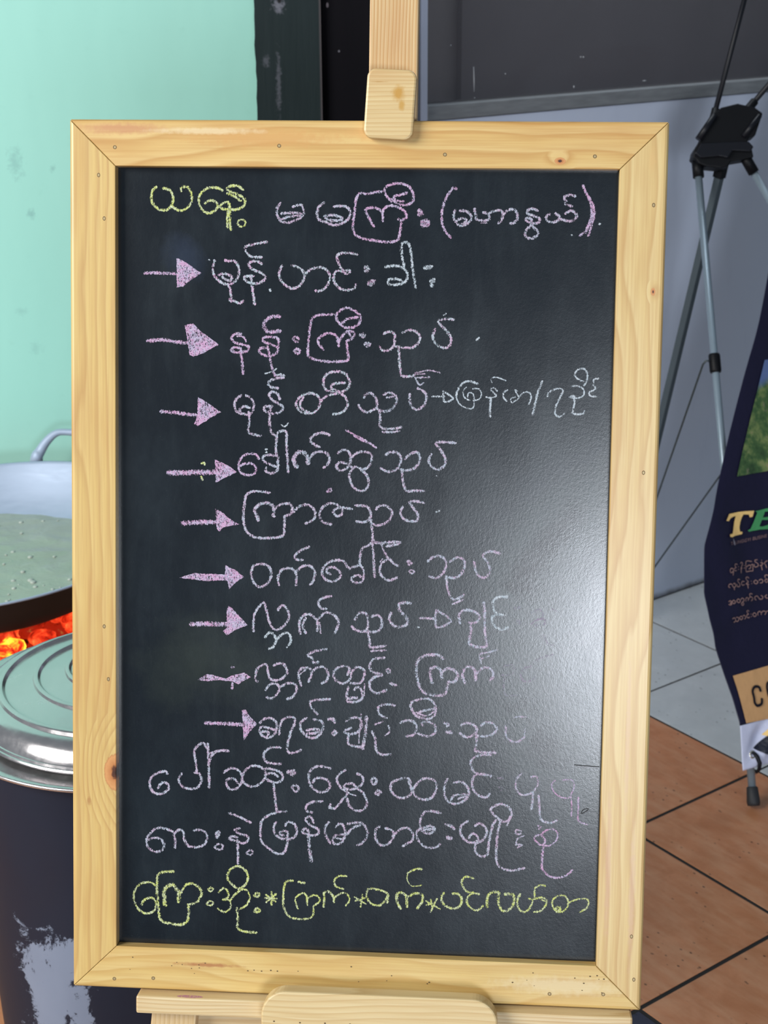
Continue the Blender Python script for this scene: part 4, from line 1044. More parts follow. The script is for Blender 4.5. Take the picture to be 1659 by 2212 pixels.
# writing surface: dusty black, faintly pebbled
s = NT('chalkboard_black')
O = s.co.outputs['Object']
dust = s.noise(s.mapping((1, 1, 0.6)), 9, 6, 0.7); wipe = s.noise(s.mapping((9, 1, 1.3), rot=(0, 0.12, 0)), 3.2, 6, 0.7, 0.8)
c = s.mix(s.noise(None, 2.2, 2), (0.0030, 0.0062, 0.0110), (0.0040, 0.0072, 0.0112))
c = s.mix(s.ramp(dust, [(0.45, 0.0), (0.8, 0.25)]), c, (0.022, 0.042, 0.055))
c = s.mix(s.ramp(wipe, [(0.52, 0.0), (0.78, 0.2)]), c, (0.04, 0.052, 0.06))
XB = s.xyz()
c = s.mix(s.ramp(blob(s, XB, -0.165, -0.105, 0.085, 0.055, 2.0, 12), [(0.2, 0.45), (1.3, 0.0)]), c, (0.030, 0.040, 0.032))
c = s.mix(s.ramp(blob(s, XB, -0.185, 0.315, 0.025, 0.03, 1.5, 25), [(0.2, 0.4), (1.2, 0.0)]), c, (0.03, 0.045, 0.085))
c = s.mix(s.ramp(s.noise(None, 900, 2), [(0.66, 0.0), (0.78, 0.12)]), c, (0.16, 0.18, 0.2))
s.set(Base_Color=c, Roughness=s.ramp(dust, [(0.3, 0.20), (0.8, 0.27)]), Specular_IOR_Level=0.75)
s.bump(s.math('ADD', s.noise(s.mapping((1, 1, 0.8)), 330, 3, 0.6), s.math('MULTIPLY', s.noise(None, 900, 2), 0.5)), 0.065, 0.0009)
surf = box('writing_surface', -IX-0.004, IX+0.004, 0.012, 0.018, -IZ-0.004, IZ+0.004, s.m, board, 0, 2, OFF)

# --- chalk
def chalk(name, a, b, c_, cover, dens=1.0):
    s = NT(name)
    uv = s.n.new('ShaderNodeSeparateXYZ'); s.l.new(s.co.outputs['UV'], uv.inputs[0])
    edge = s.math('SUBTRACT', 1.0, s.math('POWER', s.math('ABSOLUTE', uv.outputs[1]), 2.2))
    n1 = s.noise(s.mapping((1, 1, 1.0), rot=(0, 0.6, 0)), 820, 2, 0.6)
    n2 = s.noise(s.mapping((2.6, 1, 1.0), rot=(0, 0.75, 0)), 300, 3, 0.7)
    n3 = s.noise(None, 60, 2)
    f = s.math('ADD', s.math('MULTIPLY', n1, 0.45), s.math('MULTIPLY', n2, 0.45)); f = s.math('ADD', f, s.math('MULTIPLY', n3, 0.10))
    f = s.math('ADD', f, s.math('MULTIPLY', s.math('SUBTRACT', edge, 1.0), 0.15))
    a_ = s.ramp(f, [(cover-0.055, 0.0), (cover+0.045, dens)])
    col = s.mix(s.ramp(s.math('ADD', s.math('MULTIPLY', s.noise(None, 90, 2), 0.5), s.math('MULTIPLY', s.noise(None, 520, 2), 0.5)), [(0.44, 0), (0.56, 1)]), a, b)
    col = s.mix(s.ramp(s.noise(s.mapping((1, 1, 1), (3, 3, 3)), 620, 2), [(0.56, 0.0), (0.68, 0.8)]), col, c_)
    s.set(Base_Color=col, Roughness=0.95, Specular_IOR_Level=0.1, Alpha=a_)
    s.bump(n1, 0.4, 0.0006); return s.m
CH = {'y': chalk('yellow_chalk', (0.52, 0.58, 0.17), (0.50, 0.56, 0.32), (0.66, 0.72, 0.60), 0.458),
      'p': chalk('pink_chalk', (0.52, 0.31, 0.49), (0.43, 0.38, 0.53), (0.62, 0.52, 0.64), 0.458),
      'l': chalk('lilac_chalk', (0.46, 0.35, 0.48), (0.38, 0.43, 0.52), (0.60, 0.58, 0.66), 0.458),
      'm': chalk('pink_and_white_chalk', (0.52, 0.33, 0.49), (0.40, 0.48, 0.54), (0.62, 0.64, 0.70), 0.458),
      'w': chalk('white_chalk', (0.40, 0.47, 0.53), (0.45, 0.50, 0.56), (0.64, 0.68, 0.72), 0.458),
      'f': chalk('glare_dimmed_chalk', (0.38, 0.30, 0.42), (0.33, 0.35, 0.42), (0.45, 0.42, 0.50), 0.51, 0.7),  # board glare over these letters, put into a duller, thinner chalk colour
      'k': plain('scratch_dark', (0.004, 0.004, 0.005), 0.6)}
LAB = {'y': 'yellow', 'p': 'pink', 'l': 'lilac', 'm': 'pink and white', 'w': 'white', 'f': 'glare-dimmed', 'k': 'dark'}
def ribbon(bm, uvl, pts, width, y, rnd):
    P = smooth_line(pts, 0.0011 if len(pts) > 2 else 0.002)
    if len(P) == 2:
        a, b = P; k = max(2, int(math.hypot(b[0]-a[0], b[1]-a[1])/0.0015)); P = [(a[0]+(b[0]-a[0])*t/k, a[1]+(b[1]-a[1])*t/k) for t in range(k+1)]
    n = len(P); d0 = Vector((P[1][0]-P[0][0], P[1][1]-P[0][1])).normalized(); d1 = Vector((P[-1][0]-P[-2][0], P[-1][1]-P[-2][1])).normalized()
    P = [(P[0][0]-d0.x*width*0.32, P[0][1]-d0.y*width*0.32)] + P + [(P[-1][0]+d1.x*width*0.32, P[-1][1]+d1.y*width*0.32)]
    n = len(P); prev = None; run = 0
    for i, p in enumerate(P):
        a = P[max(i-1, 0)]; b = P[min(i+1, n-1)]; d = Vector((b[0]-a[0], b[1]-a[1]))
        if d.length < 1e-9: d = Vector((1, 0))
        d.normalize(); nx, nz = -d.y, d.x
        k = 0.55 if i in (0, n-1) else 1.0
        h = width/2*k; j1 = 1+rnd.uniform(-0.10, 0.10); j2 = 1+rnd.uniform(-0.10, 0.10)
        cur = (bm.verts.new((p[0]+nx*h*j1, y, p[1]+nz*h*j1)), bm.verts.new((p[0], y, p[1])), bm.verts.new((p[0]-nx*h*j2, y, p[1]-nz*h*j2)))
        if i: run += math.hypot(p[0]-P[i-1][0], p[1]-P[i-1][1])
        if prev:
            for q in (0, 1):
                f = bm.faces.new((prev[q], prev[q+1], cur[q+1], cur[q]))
                vv = {prev[0]: -1, prev[1]: 0, prev[2]: 1, cur[0]: -1, cur[1]: 0, cur[2]: 1}
                for lp in f.loops: lp[uvl].uv = (run, vv[lp.vert])
        prev = cur
rnd = random.Random(3)
groups = []
for ln in CHALK.strip().split('\n'):
    t = ln.split()
    if t[0] == 'G': groups.append((t[1], t[2], [])); continue
    pts = [tuple(float(v)*1e-4 for v in q.split(',')) for q in t[1:]]
    groups[-1][2].append((t[0], pts))
parts_ = []
for col, kind, strokes in groups:
    if kind in ('dots', 'speck', 'scratch'): parts_ += [(col, kind, [q]) for q in strokes]     # each dot a mark of its own
    else: parts_.append((col, kind, strokes))
for col, kind, strokes in parts_:
    bm = bmesh.new(); uvl = bm.loops.layers.uv.new('UVMap')
    for si, (wd, pts) in enumerate(strokes):
        y = 0.0118 - 0.00002*si
        if wd == 'F':
            P = []
            for i, p in enumerate(pts):
                q = pts[(i+1) % len(pts)]; k = max(1, int(math.hypot(q[0]-p[0], q[1]-p[1])/0.0015))
                for j in range(k):
                    e = 0.0004; P.append((p[0]+(q[0]-p[0])*j/k+rnd.uniform(-e, e), p[1]+(q[1]-p[1])*j/k+rnd.uniform(-e, e)))
            fv = [bm.verts.new((a, y, b)) for a, b in P]
            for tri in tess(fv):
                f = bm.faces.new([fv[i] for i in tri])
                for lp in f.loops: lp[uvl].uv = (0, 0)
        else: ribbon(bm, uvl, pts, float(wd)*1e-4*1.14, y, rnd)
    nm = {'arrow': 'chalk_arrow', 'dots': 'chalk_dot', 'star': 'chalk_star', 'speck': 'chalk_speck', 'scratch': 'surface_scratch', 'bracket': 'chalk_bracket', 'stroke': 'chalk_stroke', 'slash': 'chalk_stroke'}.get(kind, 'chalk_letter')
    me = bpy.data.meshes.new(nm); bm.to_mesh(me); bm.free()
    o = link(nm, me, CH[col], surf)

# ================================================================ the easel
EO = 1.152
easel = empty('wooden_easel', BC - BV*EO, BR)
tag(easel, 'pale pine display easel with a centre mast, clamp and ledge holding up the chalkboard', 'easel')
W_mast = wood('pine_mast', 'z', (0.70, 0.54, 0.31), (0.62, 0.43, 0.21), (0.47, 0.255, 0.09), seed=9.2, ring=46, streak=1.5, coat=0.1, rough=0.5)
W_clip = wood('pine_clamp', 'x', (0.68, 0.54, 0.29), (0.64, 0.48, 0.235), (0.52, 0.34, 0.14), seed=3.4, ring=42, rough=0.45,
    soft=0.95, stains=[(0.0335, EO+0.4780, 0.0080, 0.0095, (0.50, 0.27, 0.05)), (0.0365, EO+0.466, 0.004, 0.006, (0.52, 0.30, 0.07)), (0.013, EO+0.489, 0.012, 0.0006, (0.45, 0.26, 0.08))])
W_ledge = wood('pine_ledge', 'x', (0.72, 0.60, 0.37), (0.67, 0.52, 0.29), (0.52, 0.36, 0.17), seed=5.1, ring=44, streak=1.3)
W_lip = wood('pine_lip', 'x', (0.71, 0.58, 0.33), (0.67, 0.52, 0.27), (0.55, 0.38, 0.17), seed=6.6, ring=26, streak=1.1)
W_leg = wood('pine_leg', 'z', (0.68, 0.54, 0.33), (0.62, 0.46, 0.25), (0.5, 0.33, 0.14), seed=8.3, ring=34)
def EZ(z): return z + EO
box('mast', 0.0009, 0.0500, 0.0215, 0.046, EZ(-0.50), EZ(0.86), W_mast, easel, 0.0015)
def rr(x0, x1, z0, z1, rad, n=8, tilt=0.0, rads=None):
    rads = rads or [rad]*4; out = []
    for (cx, cz, a0), r in zip(((x1-rads[0], z1-rads[0], 0), (x0+rads[1], z1-rads[1], PI/2), (x0+rads[2], z0+rads[2], PI), (x1-rads[3], z0+rads[3], 1.5*PI)), rads):
        for k in range(n+1):
            a = a0 + PI/2*k/n; out.append((cx+r*math.cos(a), cz+r*math.sin(a)))
    mx, mz = (x0+x1)/2, (z0+z1)/2
    return [(mx+(x-mx)*math.cos(tilt)-(z-mz)*math.sin(tilt), mz+(x-mx)*math.sin(tilt)+(z-mz)*math.cos(tilt)) for x, z in out]
clip = prism_xz('clamp_block', rr(0.0005, 0.0495, EZ(0.4335), EZ(0.5015), 0.009, tilt=-0.055), -0.0105, -0.0006, W_clip, easel, 0.0022)
prism_xz('clamp_spacer', rr(0.006, 0.045, EZ(0.4555), EZ(0.497), 0.003, tilt=-0.055), -0.0006, 0.0214, W_clip, clip)
ledge = box('ledge', -0.2285, 0.2905, -0.0150, 0.060, EZ(-0.4735), EZ(-0.4545), W_ledge, easel, 0.0022)
CHD = chalk('pink_chalk_dust', (0.60, 0.20, 0.46), (0.6, 0.3, 0.5), (0.6, 0.4, 0.5), 0.46, 0.6)
bm = bmesh.new(); uvl = bm.loops.layers.uv.new('UVMap')
vs = [bm.verts.new(p) for p in [(-0.172+0.014*math.cos(2*PI*k/16), -0.0105+0.0035*math.sin(2*PI*k/16), EZ(-0.45435)) for k in range(16)]]
bm.faces.new(vs); from_bm('chalk_smudge', bm, CHD, ledge)
lip = prism_xz('front_lip', rr(-0.0925, 0.1515, EZ(-0.4715), EZ(-0.4345), 0.002, rads=[0.026, 0.026, 0.002, 0.002], n=12), -0.0345, -0.0152, W_lip, easel, 0.0018)
PINH = plain('pin_hole', (0.12, 0.08, 0.04), 0.9)
bmp = bmesh.new()
for x, z in ((-0.079,-0.4665),(-0.052,-0.4668),(-0.026,-0.4662),(0.0,-0.4660),(0.028,-0.4662),(0.062,-0.4665),(0.083,-0.4655),(0.086,-0.4668),(0.105,-0.4662),(0.122,-0.4660)):
    vs = [bmp.verts.new((x+0.0011*math.cos(2*PI*k/8), -0.0346, EZ(z)+0.0008*math.sin(2*PI*k/8))) for k in range(8)]; bmp.faces.new(vs)
from_bm('pin_holes', bmp, PINH, lip)['kind'] = 'stuff'
bmp = bmesh.new(); rp = random.Random(5)
for k in range(34):
    x = rp.uniform(-0.24, 0.27); z = rp.choice((-0.4195, -0.426, -0.433)) + rp.uniform(-0.0025, 0.0025); r = rp.uniform(0.0005, 0.0011)
    vs = [bmp.verts.new((x+r*math.cos(2*PI*q/7), -0.0001, z+r*0.7*math.sin(2*PI*q/7))) for q in range(7)]; bmp.faces.new(vs)
from_bm('pin_holes', bmp, PINH, R_bot)['kind'] = 'stuff'
box('cross_board', -0.215, 0.275, 0.0205, 0.040, EZ(-0.60), EZ(-0.4745), wood('pine_cross_board', 'x', (0.70, 0.57, 0.35), (0.66, 0.5, 0.28), (0.55, 0.37, 0.17), seed=12, ring=14), easel, 0.001)
for sx in (-1, 1):
    cx = 0.028
    x0, x1 = (-0.2145, -0.1665) if sx < 0 else (0.2225, 0.2705)
    xb = -0.28 if sx < 0 else 0.288
    pts = [(x0, EZ(-0.4745)), (x1, EZ(-0.4745)), (xb+0.048, 0.012), (xb, 0.012)]
    prism_xz('leg', pts[::-1], 0.001, 0.020, W_leg, easel, 0.001)
# hinged rear leg, from the mast down to the floor
inv = easel.matrix_world.inverted()
p_top = Vector((0.0255, 0.062, EZ(0.30))); p_bot = inv @ Vector((0.02, 2.02, 0.012))
dv = (p_bot-p_top); s_ = Vector((1, 0, 0)); t_ = dv.cross(s_).normalized()
bm = bmesh.new(); vs = []
for p in (p_top, p_bot):
    for a, b in ((-1,-1),(1,-1),(1,1),(-1,1)): vs.append(bm.verts.new(p + s_*0.019*a + t_*0.010*b))
for f in ((0,1,2,3),(7,6,5,4),(0,4,5,1),(1,5,6,2),(2,6,7,3),(3,7,4,0)): bm.faces.new([vs[i] for i in f])
from_bm('rear_leg', bm, W_leg, easel, bevel=0.001)
box('hinge', 0.010, 0.041, 0.046, 0.056, EZ(0.28), EZ(0.33), plain('hinge_steel', (0.4, 0.38, 0.33), 0.35, 0.9), easel, 0.001)

# ================================================================ the banner stand
ALU = plain('grey_tube', (0.25, 0.32, 0.38), 0.35, 0.35, var=0.08)
ALUD = plain('dark_grey_tube', (0.08, 0.105, 0.12), 0.4, 0.3, var=0.08)
stand = empty('banner_stand', (0.7769, 2.8151, 0.0))
tag(stand, 'black hubbed folding banner stand with thin grey tube legs, right of the chalkboard', 'banner stand')
SO = Vector((0.7769, 2.8151, 0.0))
def st(p): return Vector(p) - SO
HC = Vector((0.7758, 3.4992, 1.3169))
hub_pts = [(-0.042,0.0398),(-0.0218,0.0543),(0.0145,0.0632),(0.0533,0.0543),(0.0703,0.0414),(0.0533,-0.0087),(0.0404,-0.012),(0.0356,-0.0233),(0.0453,-0.033),(0.0500,-0.0560),(0.030,-0.0600),(0.0,-0.0650),(-0.0065,-0.0760),(-0.0242,-0.0800),(-0.0356,-0.0782),(-0.055,-0.0766),(-0.0720,-0.070),(-0.0776,-0.0621),(-0.0857,-0.0572),(-0.0824,-0.0411),(-0.0679,-0.0184)]
HR = Matrix((r2, fw, u2)).transposed()
hub = prism_xz('hub', hub_pts, -0.022, 0.022, BLACKP, stand, 0.003)
hub.rotation_euler = HR.to_euler(); hub.location = st(HC)
BLK2 = plain('black_plastic_rib', (0.007, 0.008, 0.012), 0.4, var=0.1, spec=0.25)
HUBP = [((-0.0745,-0.018),(-0.038,0.035),0.0075), ((0.025,-0.012),(0.062,0.035),0.006)]
for a, b, r in HUBP:
    tube('hub_socket', [(a[0], -0.026, a[1]), (b[0], -0.026, b[1])], r, BLK2, hub, 14)
prism_xz('hub_collar', [(-0.082,-0.050),(-0.070,-0.028),(0.036,-0.024),(0.047,-0.036),(0.040,-0.046),(0.0,-0.044),(-0.010,-0.060),(-0.030,-0.056),(-0.070,-0.060)], -0.034, -0.0225, BLK2, hub, 0.002)
foot1 = Vector((0.7769, 2.8151, 0.012)); s1 = Vector((0.706, 3.4699, 1.2377))
l1 = tube('leg', [st(s1 + (s1-foot1).normalized()*0.0), st(foot1)], 0.0083, ALU, stand, 20)
tube('leg_socket', [st(s1 + (s1-foot1).normalized()*0.03), st(s1 - (s1-foot1).normalized()*0.012)], 0.0125, BLACKP, stand, 16)
fd = (foot1-s1).normalized()
tube('rubber_foot', [st(foot1-fd*0.037), st(foot1-fd*0.035), st(foot1-fd*0.004), st(foot1+fd*0.003)], [0.0095, 0.0118, 0.0142, 0.0125], plain('black_rubber', (0.022, 0.024, 0.028), 0.6), l1, 20)
rearf = Vector((0.6152, 3.7539, 0.012)); s2 = Vector((0.7623, 3.5003, 1.2332))
d = (rearf-s2).normalized(); sd = d.cross(Vector((0.6, -0.8, 0))).normalized()
l2 = tube('leg', [st(s2), st(rearf)], 0.0115, ALUD, stand, 4, False)
tube('leg_socket', [st(s2-d*0.03), st(s2+d*0.012)], 0.0150, BLACKP, stand, 4, False)
tube('rubber_foot', [st(rearf-d*0.045), st(rearf+d*0.0)], [0.013, 0.0145], BLACKP, l2, 14)
foot3 = Vector((1.5937, 3.1927, 0.012)); s3 = Vector((0.8199, 3.4758, 1.2536))
d = (foot3-s3).normalized()
l3 = tube('leg', [st(s3), st(foot3)], 0.0083, ALU, stand, 20)
tube('leg_socket', [st(s3-d*0.03), st(s3+d*0.022)], 0.0125, BLACKP, stand, 16)
tube('rubber_foot', [st(foot3-d*0.045), st(foot3)], [0.0118, 0.0142], BLACKP, l3, 16)
col1 = Vector((0.7271, 3.2725, 0.8476)); d1_ = (s1-foot1).normalized()
k = (col1-foot1).dot(d1_); col1 = foot1 + d1_*k
tube('sliding_collar', [st(col1-d1_*0.021), st(col1-d1_*0.017), st(col1+d1_*0.017), st(col1+d1_*0.021)], [0.0115, 0.0128, 0.0128, 0.0115], BLACKP, stand, 18)
col3 = s3 + (foot3-s3)*0.27
d3_ = (s3-foot3).normalized()
tube('sliding_collar', [st(col3-d3_*0.021), st(col3+d3_*0.021)], 0.0128, BLACKP, stand, 18)
rsl = Vector((0.6191, 3.7476, 0.035))
tube('sliding_collar', [st(rsl+Vector((0.0,-0.003,-0.012))), st(rsl+Vector((0.003,-0.005,0.02)))], 0.016, BLACKP, stand, 14)
ROD = plain('steel_rod', (0.06, 0.075, 0.08), 0.4, 0.5)
c1 = st(col1) + Vector((-0.012, -0.004, 0.006))
tube('brace_rod', [c1, c1+Vector((-0.008, 0, 0.001)), c1+Vector((-0.014, 0.004, -0.008)), st(rsl)+Vector((0,-0.014,0.008))], 0.0022, ROD, stand, 8)
c3 = st(col3)
tube('brace_rod', [c3+Vector((-0.012, 0, 0)), st(rsl)+Vector((0.014, 0, 0))], 0.0022, ROD, stand, 8)
u1 = Vector((0.7451, 3.5172, 1.3656)); u1e = Vector((0.8163, 3.6241, 1.5975)); d = (u1e-u1)
tube('upper_pole', [st(u1-d*0.30), st(u1+d*2.6)], 0.0058, BLK2, stand, 14)
tube('upper_socket', [st(u1-d*0.30), st(u1+d*0.02)], 0.0088, BLACKP, stand, 14)
v1 = Vector((0.8279, 3.5224, 1.3797)); v1e = Vector((0.8658, 3.547, 1.4175)); d = (v1e-v1)
tube('upper_pole', [st(v1-d*0.9), st(v1+d*12)], 0.0058, BLK2, stand, 14)
tube('upper_socket', [st(v1-d*0.9), st(v1+d*0.15)], 0.0095, BLACKP, stand, 14)

# ================================================================ the banner
P0 = Vector((0.777, 2.79, 0)); LEAN = math.radians(25)
bu = Vector((0.887, 0.462, 0)); aw = Vector((-0.462, 0.887, 0)); bvv = Vector((0, 0, 1))*math.cos(LEAN) + aw*math.sin(LEAN); bnn = bu.cross(bvv).normalized()
def bulge(u, v):
    """folds in the cloth, toward the viewer positive"""
    f = 0.006*math.sin(9*u+5*v) + 0.005*math.sin(23*u-11*v+1.0)*max(0, min(1, v*2))
    f += 0.0022*math.sin(60*u + 22*v + 3*math.sin(7*v)) * max(0.0, 1-abs(v-0.52)/0.22) + 0.003*math.exp(-((v-0.40-0.5*u)/0.02)**2)
    if v < 0.20:      # pinched corner pulled by the hook
        q = (u-0.03) - (v-0.10)*0.75
        fd_ = max(0.0, min(1.0, (0.195-v)/0.03)); f += fd_*0.012*math.exp(-(q/0.014)**2)*min(1, max(0, (v-0.098)/0.03)) - fd_*0.010*math.exp(-((q+0.028)/0.016)**2)*min(1, max(0, (v-0.105)/0.05))
    return f*min(1.0, v/0.09)
def bp(u, v, off=0.0): return bu*u + bvv*v + bnn*(bulge(u, v)+off)
assert bnn.y < 0
def P_(txt): return [tuple(float(v)*1e-4 for v in q.split(',')) for q in txt.split()]
LE = P_('6894,17565 6016,15925 5092,14329 4220,12879 3438,11521 2708,10179 2089,9174 1016,7288 580,6488 113,5746 -202,4778 -179,3603 -117,3234 11,2503 57,1977 56,1928 -54,1331 -110,979')
LE = smooth_line(LE[:9], 0.02)[:-1] + LE[8:]
def left_u(v):
    for a, b in zip(LE, LE[1:]):
        if (a[1]-v)*(b[1]-v) <= 0 and abs(a[1]-b[1]) > 1e-6: return a[0]+(b[0]-a[0])*(a[1]-v)/(a[1]-b[1])
    return LE[0][0] if v > LE[0][1] else LE[-1][0]
banner = empty('vinyl_banner', P0)
tag(banner, 'navy printed vinyl banner hooked on the banner stand, cut by the right edge', 'banner')
def vinyl(name, col, rough=0.42):
    s = NT(name); n = s.noise(None, 9, 4); s.set(Base_Color=s.mix(n, tuple(x*0.85 for x in col), tuple(x*1.15 for x in col)), Roughness=rough, Specular_IOR_Level=0.35)
    s.bump(s.noise(None, 26, 4), 0.45, 0.006); return s.m
NAVYV = vinyl('navy_vinyl', (0.011, 0.010, 0.034)); WHITEV = vinyl('white_vinyl', (0.62, 0.66, 0.86)); GOLDV = vinyl('gold_print', (0.62, 0.36, 0.17))
def cloth(name, vlist, lf, rf, mat, off, nu=40):
    verts = []; faces = []
    for v in vlist:
        a, b = lf(v), rf(v)
        for k in range(nu+1):
            u = a+(b-a)*(k/nu)**1.3; vv = v + (0.004*math.sin(u*14) if False else 0)
            verts.append(bp(u, vv, off))
    nr = len(vlist); W = nu+1
    for i in range(nr-1):
        for k in range(nu): faces.append((i*W+k, i*W+k+1, (i+1)*W+k+1, (i+1)*W+k))
    o = new_mesh(name, verts, faces, mat, banner, True)
    m = o.modifiers.new('thick', 'SOLIDIFY'); m.thickness = 0.0006; m.offset = -1
    return o
vs_ = [0.190 + (1.60-0.190)*k/160 for k in range(161)]
cloth('printed_sheet', vs_, left_u, lambda v: 0.98, NAVYV, 0.0, 90)
vs_ = [0.098 + (0.190-0.098)*k/24 for k in range(25)]
wsheet = cloth('printed_sheet', vs_, left_u, lambda v: 0.98, WHITEV, 0.0006, 70)
wsheet['label'] = 'white bottom band of the banner'
def patch(name, poly, mat, off=0.0012, step=0.012, parent=None, sub=True):
    bm = bmesh.new(); P = []
    for i, p in enumerate(poly):
        q = poly[(i+1) % len(poly)]; k = max(1, int(math.hypot(q[0]-p[0], q[1]-p[1])/step))
        for j in range(k): P.append((p[0]+(q[0]-p[0])*j/k, p[1]+(q[1]-p[1])*j/k))
    vs = [bm.verts.new((a, 0, b)) for a, b in P]
    for tri in tess(vs): bm.faces.new([vs[i] for i in tri])
    for ax, lo, hi in ((0, min(p[0] for p in P), max(p[0] for p in P)), (2, min(p[1] for p in P), max(p[1] for p in P))):
        t = lo + 0.006
        while t < hi:
            co = Vector((t if ax == 0 else 0, 0, t if ax == 2 else 0)); nn_ = Vector((1, 0, 0)) if ax == 0 else Vector((0, 0, 1))
            bmesh.ops.bisect_plane(bm, geom=bm.verts[:]+bm.edges[:]+bm.faces[:], plane_co=co, plane_no=nn_); t += 0.006 if hi-lo < 0.15 else 0.012
    for v in bm.verts:
        u, w_ = v.co.x, v.co.z; v.co = bp(u, w_, off)
    return from_bm(name, bm, mat, parent or banner)
# landscape photograph printed on the cloth: sky, blue hill, green scrub, earth tracks
s = NT('landscape_print')
m_ = s.mapping((1, 1, 1)); Z = s.xyz()[2]; n1 = s.noise(None, 22, 6, 0.7); n2 = s.noise(None, 60, 5, 0.7)
h = s.math('ADD', Z, s.math('MULTIPLY', s.math('SUBTRACT', s.noise(None, 7, 3), 0.5), 0.08))
green = s.ramp(n1, [(0.30, (0.022, 0.050, 0.022)), (0.47, (0.06, 0.13, 0.045)), (0.58, (0.19, 0.26, 0.09)), (0.70, (0.34, 0.26, 0.17))])
green = s.mix(s.ramp(n2, [(0.6, 0.0), (0.7, 0.6)]), green, (0.40, 0.30, 0.24))
blue = s.mix(n1, (0.08, 0.13, 0.32), (0.15, 0.22, 0.44))
zn = s.math('DIVIDE', s.math('SUBTRACT', h, 0.64), 0.22)
c = s.mix(s.ramp(zn, [(0.72, 0.0), (0.80, 1.0)]), green, blue)
c = s.mix(s.ramp(zn, [(0.985, 0.0), (1.0, 1.0)]), c, (0.5, 0.54, 0.8))
s.set(Base_Color=c, Roughness=0.4); LAND = s.m
patch('landscape_print', P_(LANDP), LAND, 0.0022)
YELV = vinyl('yellow_print', (0.97, 0.66, 0.25)); GRNV = vinyl('green_print', (0.07, 0.32, 0.12))
patch('printed_letter', P_(TP), YELV, 0.0048, 0.01, None, False)
patch('printed_letter', P_(BP_), GRNV, 0.0048, 0.01, None, False)
gold = patch('gold_panel', P_(GOLDP), GOLDV, 0.0022)
patch('navy_emblem', P_(NAVP), vinyl('navy_print', (0.008, 0.012, 0.028)), 0.0030, 0.01, wsheet, False)
patch('yellow_stripe', P_(YELP), YELV, 0.0030, 0.01, wsheet, False)
INK = vinyl('rose_grey_ink', (0.36, 0.22, 0.20)); INKD = vinyl('black_ink', (0.006, 0.006, 0.014))
def ink(name, strokes, mat, off):
    bm = bmesh.new()
    for wd, pts in strokes:
        P = smooth_line(pts, 0.0014); n = len(P); prev = None
        if n == 2: P = [P[0], ((P[0][0]+P[1][0])/2, (P[0][1]+P[1][1])/2), P[1]]; n = 3
        d0 = Vector((P[0][0]-P[1][0], P[0][1]-P[1][1])).normalized()*wd*0.35; d1 = Vector((P[-1][0]-P[-2][0], P[-1][1]-P[-2][1])).normalized()*wd*0.35
        P = [(P[0][0]+d0.x, P[0][1]+d0.y)] + P + [(P[-1][0]+d1.x, P[-1][1]+d1.y)]; n = len(P)
        for i, p in enumerate(P):
            a = P[max(i-1, 0)]; b = P[min(i+1, n-1)]; d = Vector((b[0]-a[0], b[1]-a[1])); d = d.normalized() if d.length > 1e-9 else Vector((1, 0))
            k = 0.6 if i in (0, n-1) else 1
            cur = (bm.verts.new(bp(p[0]-d.y*wd/2*k, p[1]+d.x*wd/2*k, off)), bm.verts.new(bp(p[0]+d.y*wd/2*k, p[1]-d.x*wd/2*k, off)))
            if prev: bm.faces.new((prev[0], prev[1], cur[1], cur[0]))
            prev = cur
    return from_bm(name, bm, mat, banner)
rows = []
for ln in BANTXT.strip().split('\n'):
    t = ln.split(); pts = P_(' '.join(t[1:])); rows.append((float(t[0])*1e-4, pts))
for wd, pts in rows[-2:]:
    o = ink('printed_letter', [(wd*1.15, pts)], INKD, 0.0050)
cuts = {}
for wd, pts in rows[:-2]:
    key = round(((sum(p[1] for p in pts)/len(pts)) - 0.0)/0.0001)
    cuts.setdefault(0, []).append((wd, pts))
lines = [[], [], [], []]
for r in rows[:-2]:
    my = sum(p[1] for p in r[1])/len(r[1]); lines[min(3, max(0, int((LINE0-my)/LINEH)))].append(r)
for l in lines:
    if l: ink('printed_text_line', l, INK, 0.0036)
# small latin caption under the big letters
cu = bpy.data.curves.new('caption', 'FONT'); cu.body = 'TAUNGGYI BUSINE'; cu.size = 0.0098; cu.shear = 0.3; cu.space_character = 1.03
co = bpy.data.objects.new('caption_tmp', cu); C.objects.link(co)
dg = bpy.context.evaluated_depsgraph_get(); me = bpy.data.meshes.new_from_object(co.evaluated_get(dg)); bpy.data.objects.remove(co)
bm = bmesh.new(); bm.from_mesh(me); wmax = max(v.co.x for v in bm.verts)
for v in bm.verts:
    k = v.co.x/wmax; v.co = bp(0.0790+0.109*k, CAPV+v.co.y, 0.0042)
me2 = bpy.data.meshes.new('printed_caption'); bm.to_mesh(me2); bm.free(); link('printed_caption', me2, vinyl('dim_rose_ink', (0.26, 0.16, 0.16)), banner)
patch('scuff', [(0.0905, CAPV-0.001), (0.093, CAPV-0.002), (0.0935, CAPV+0.004), (0.0915, CAPV+0.014), (0.0905, CAPV+0.008)], vinyl('scuff_white', (0.34, 0.32, 0.38)), 0.0052, 0.02)
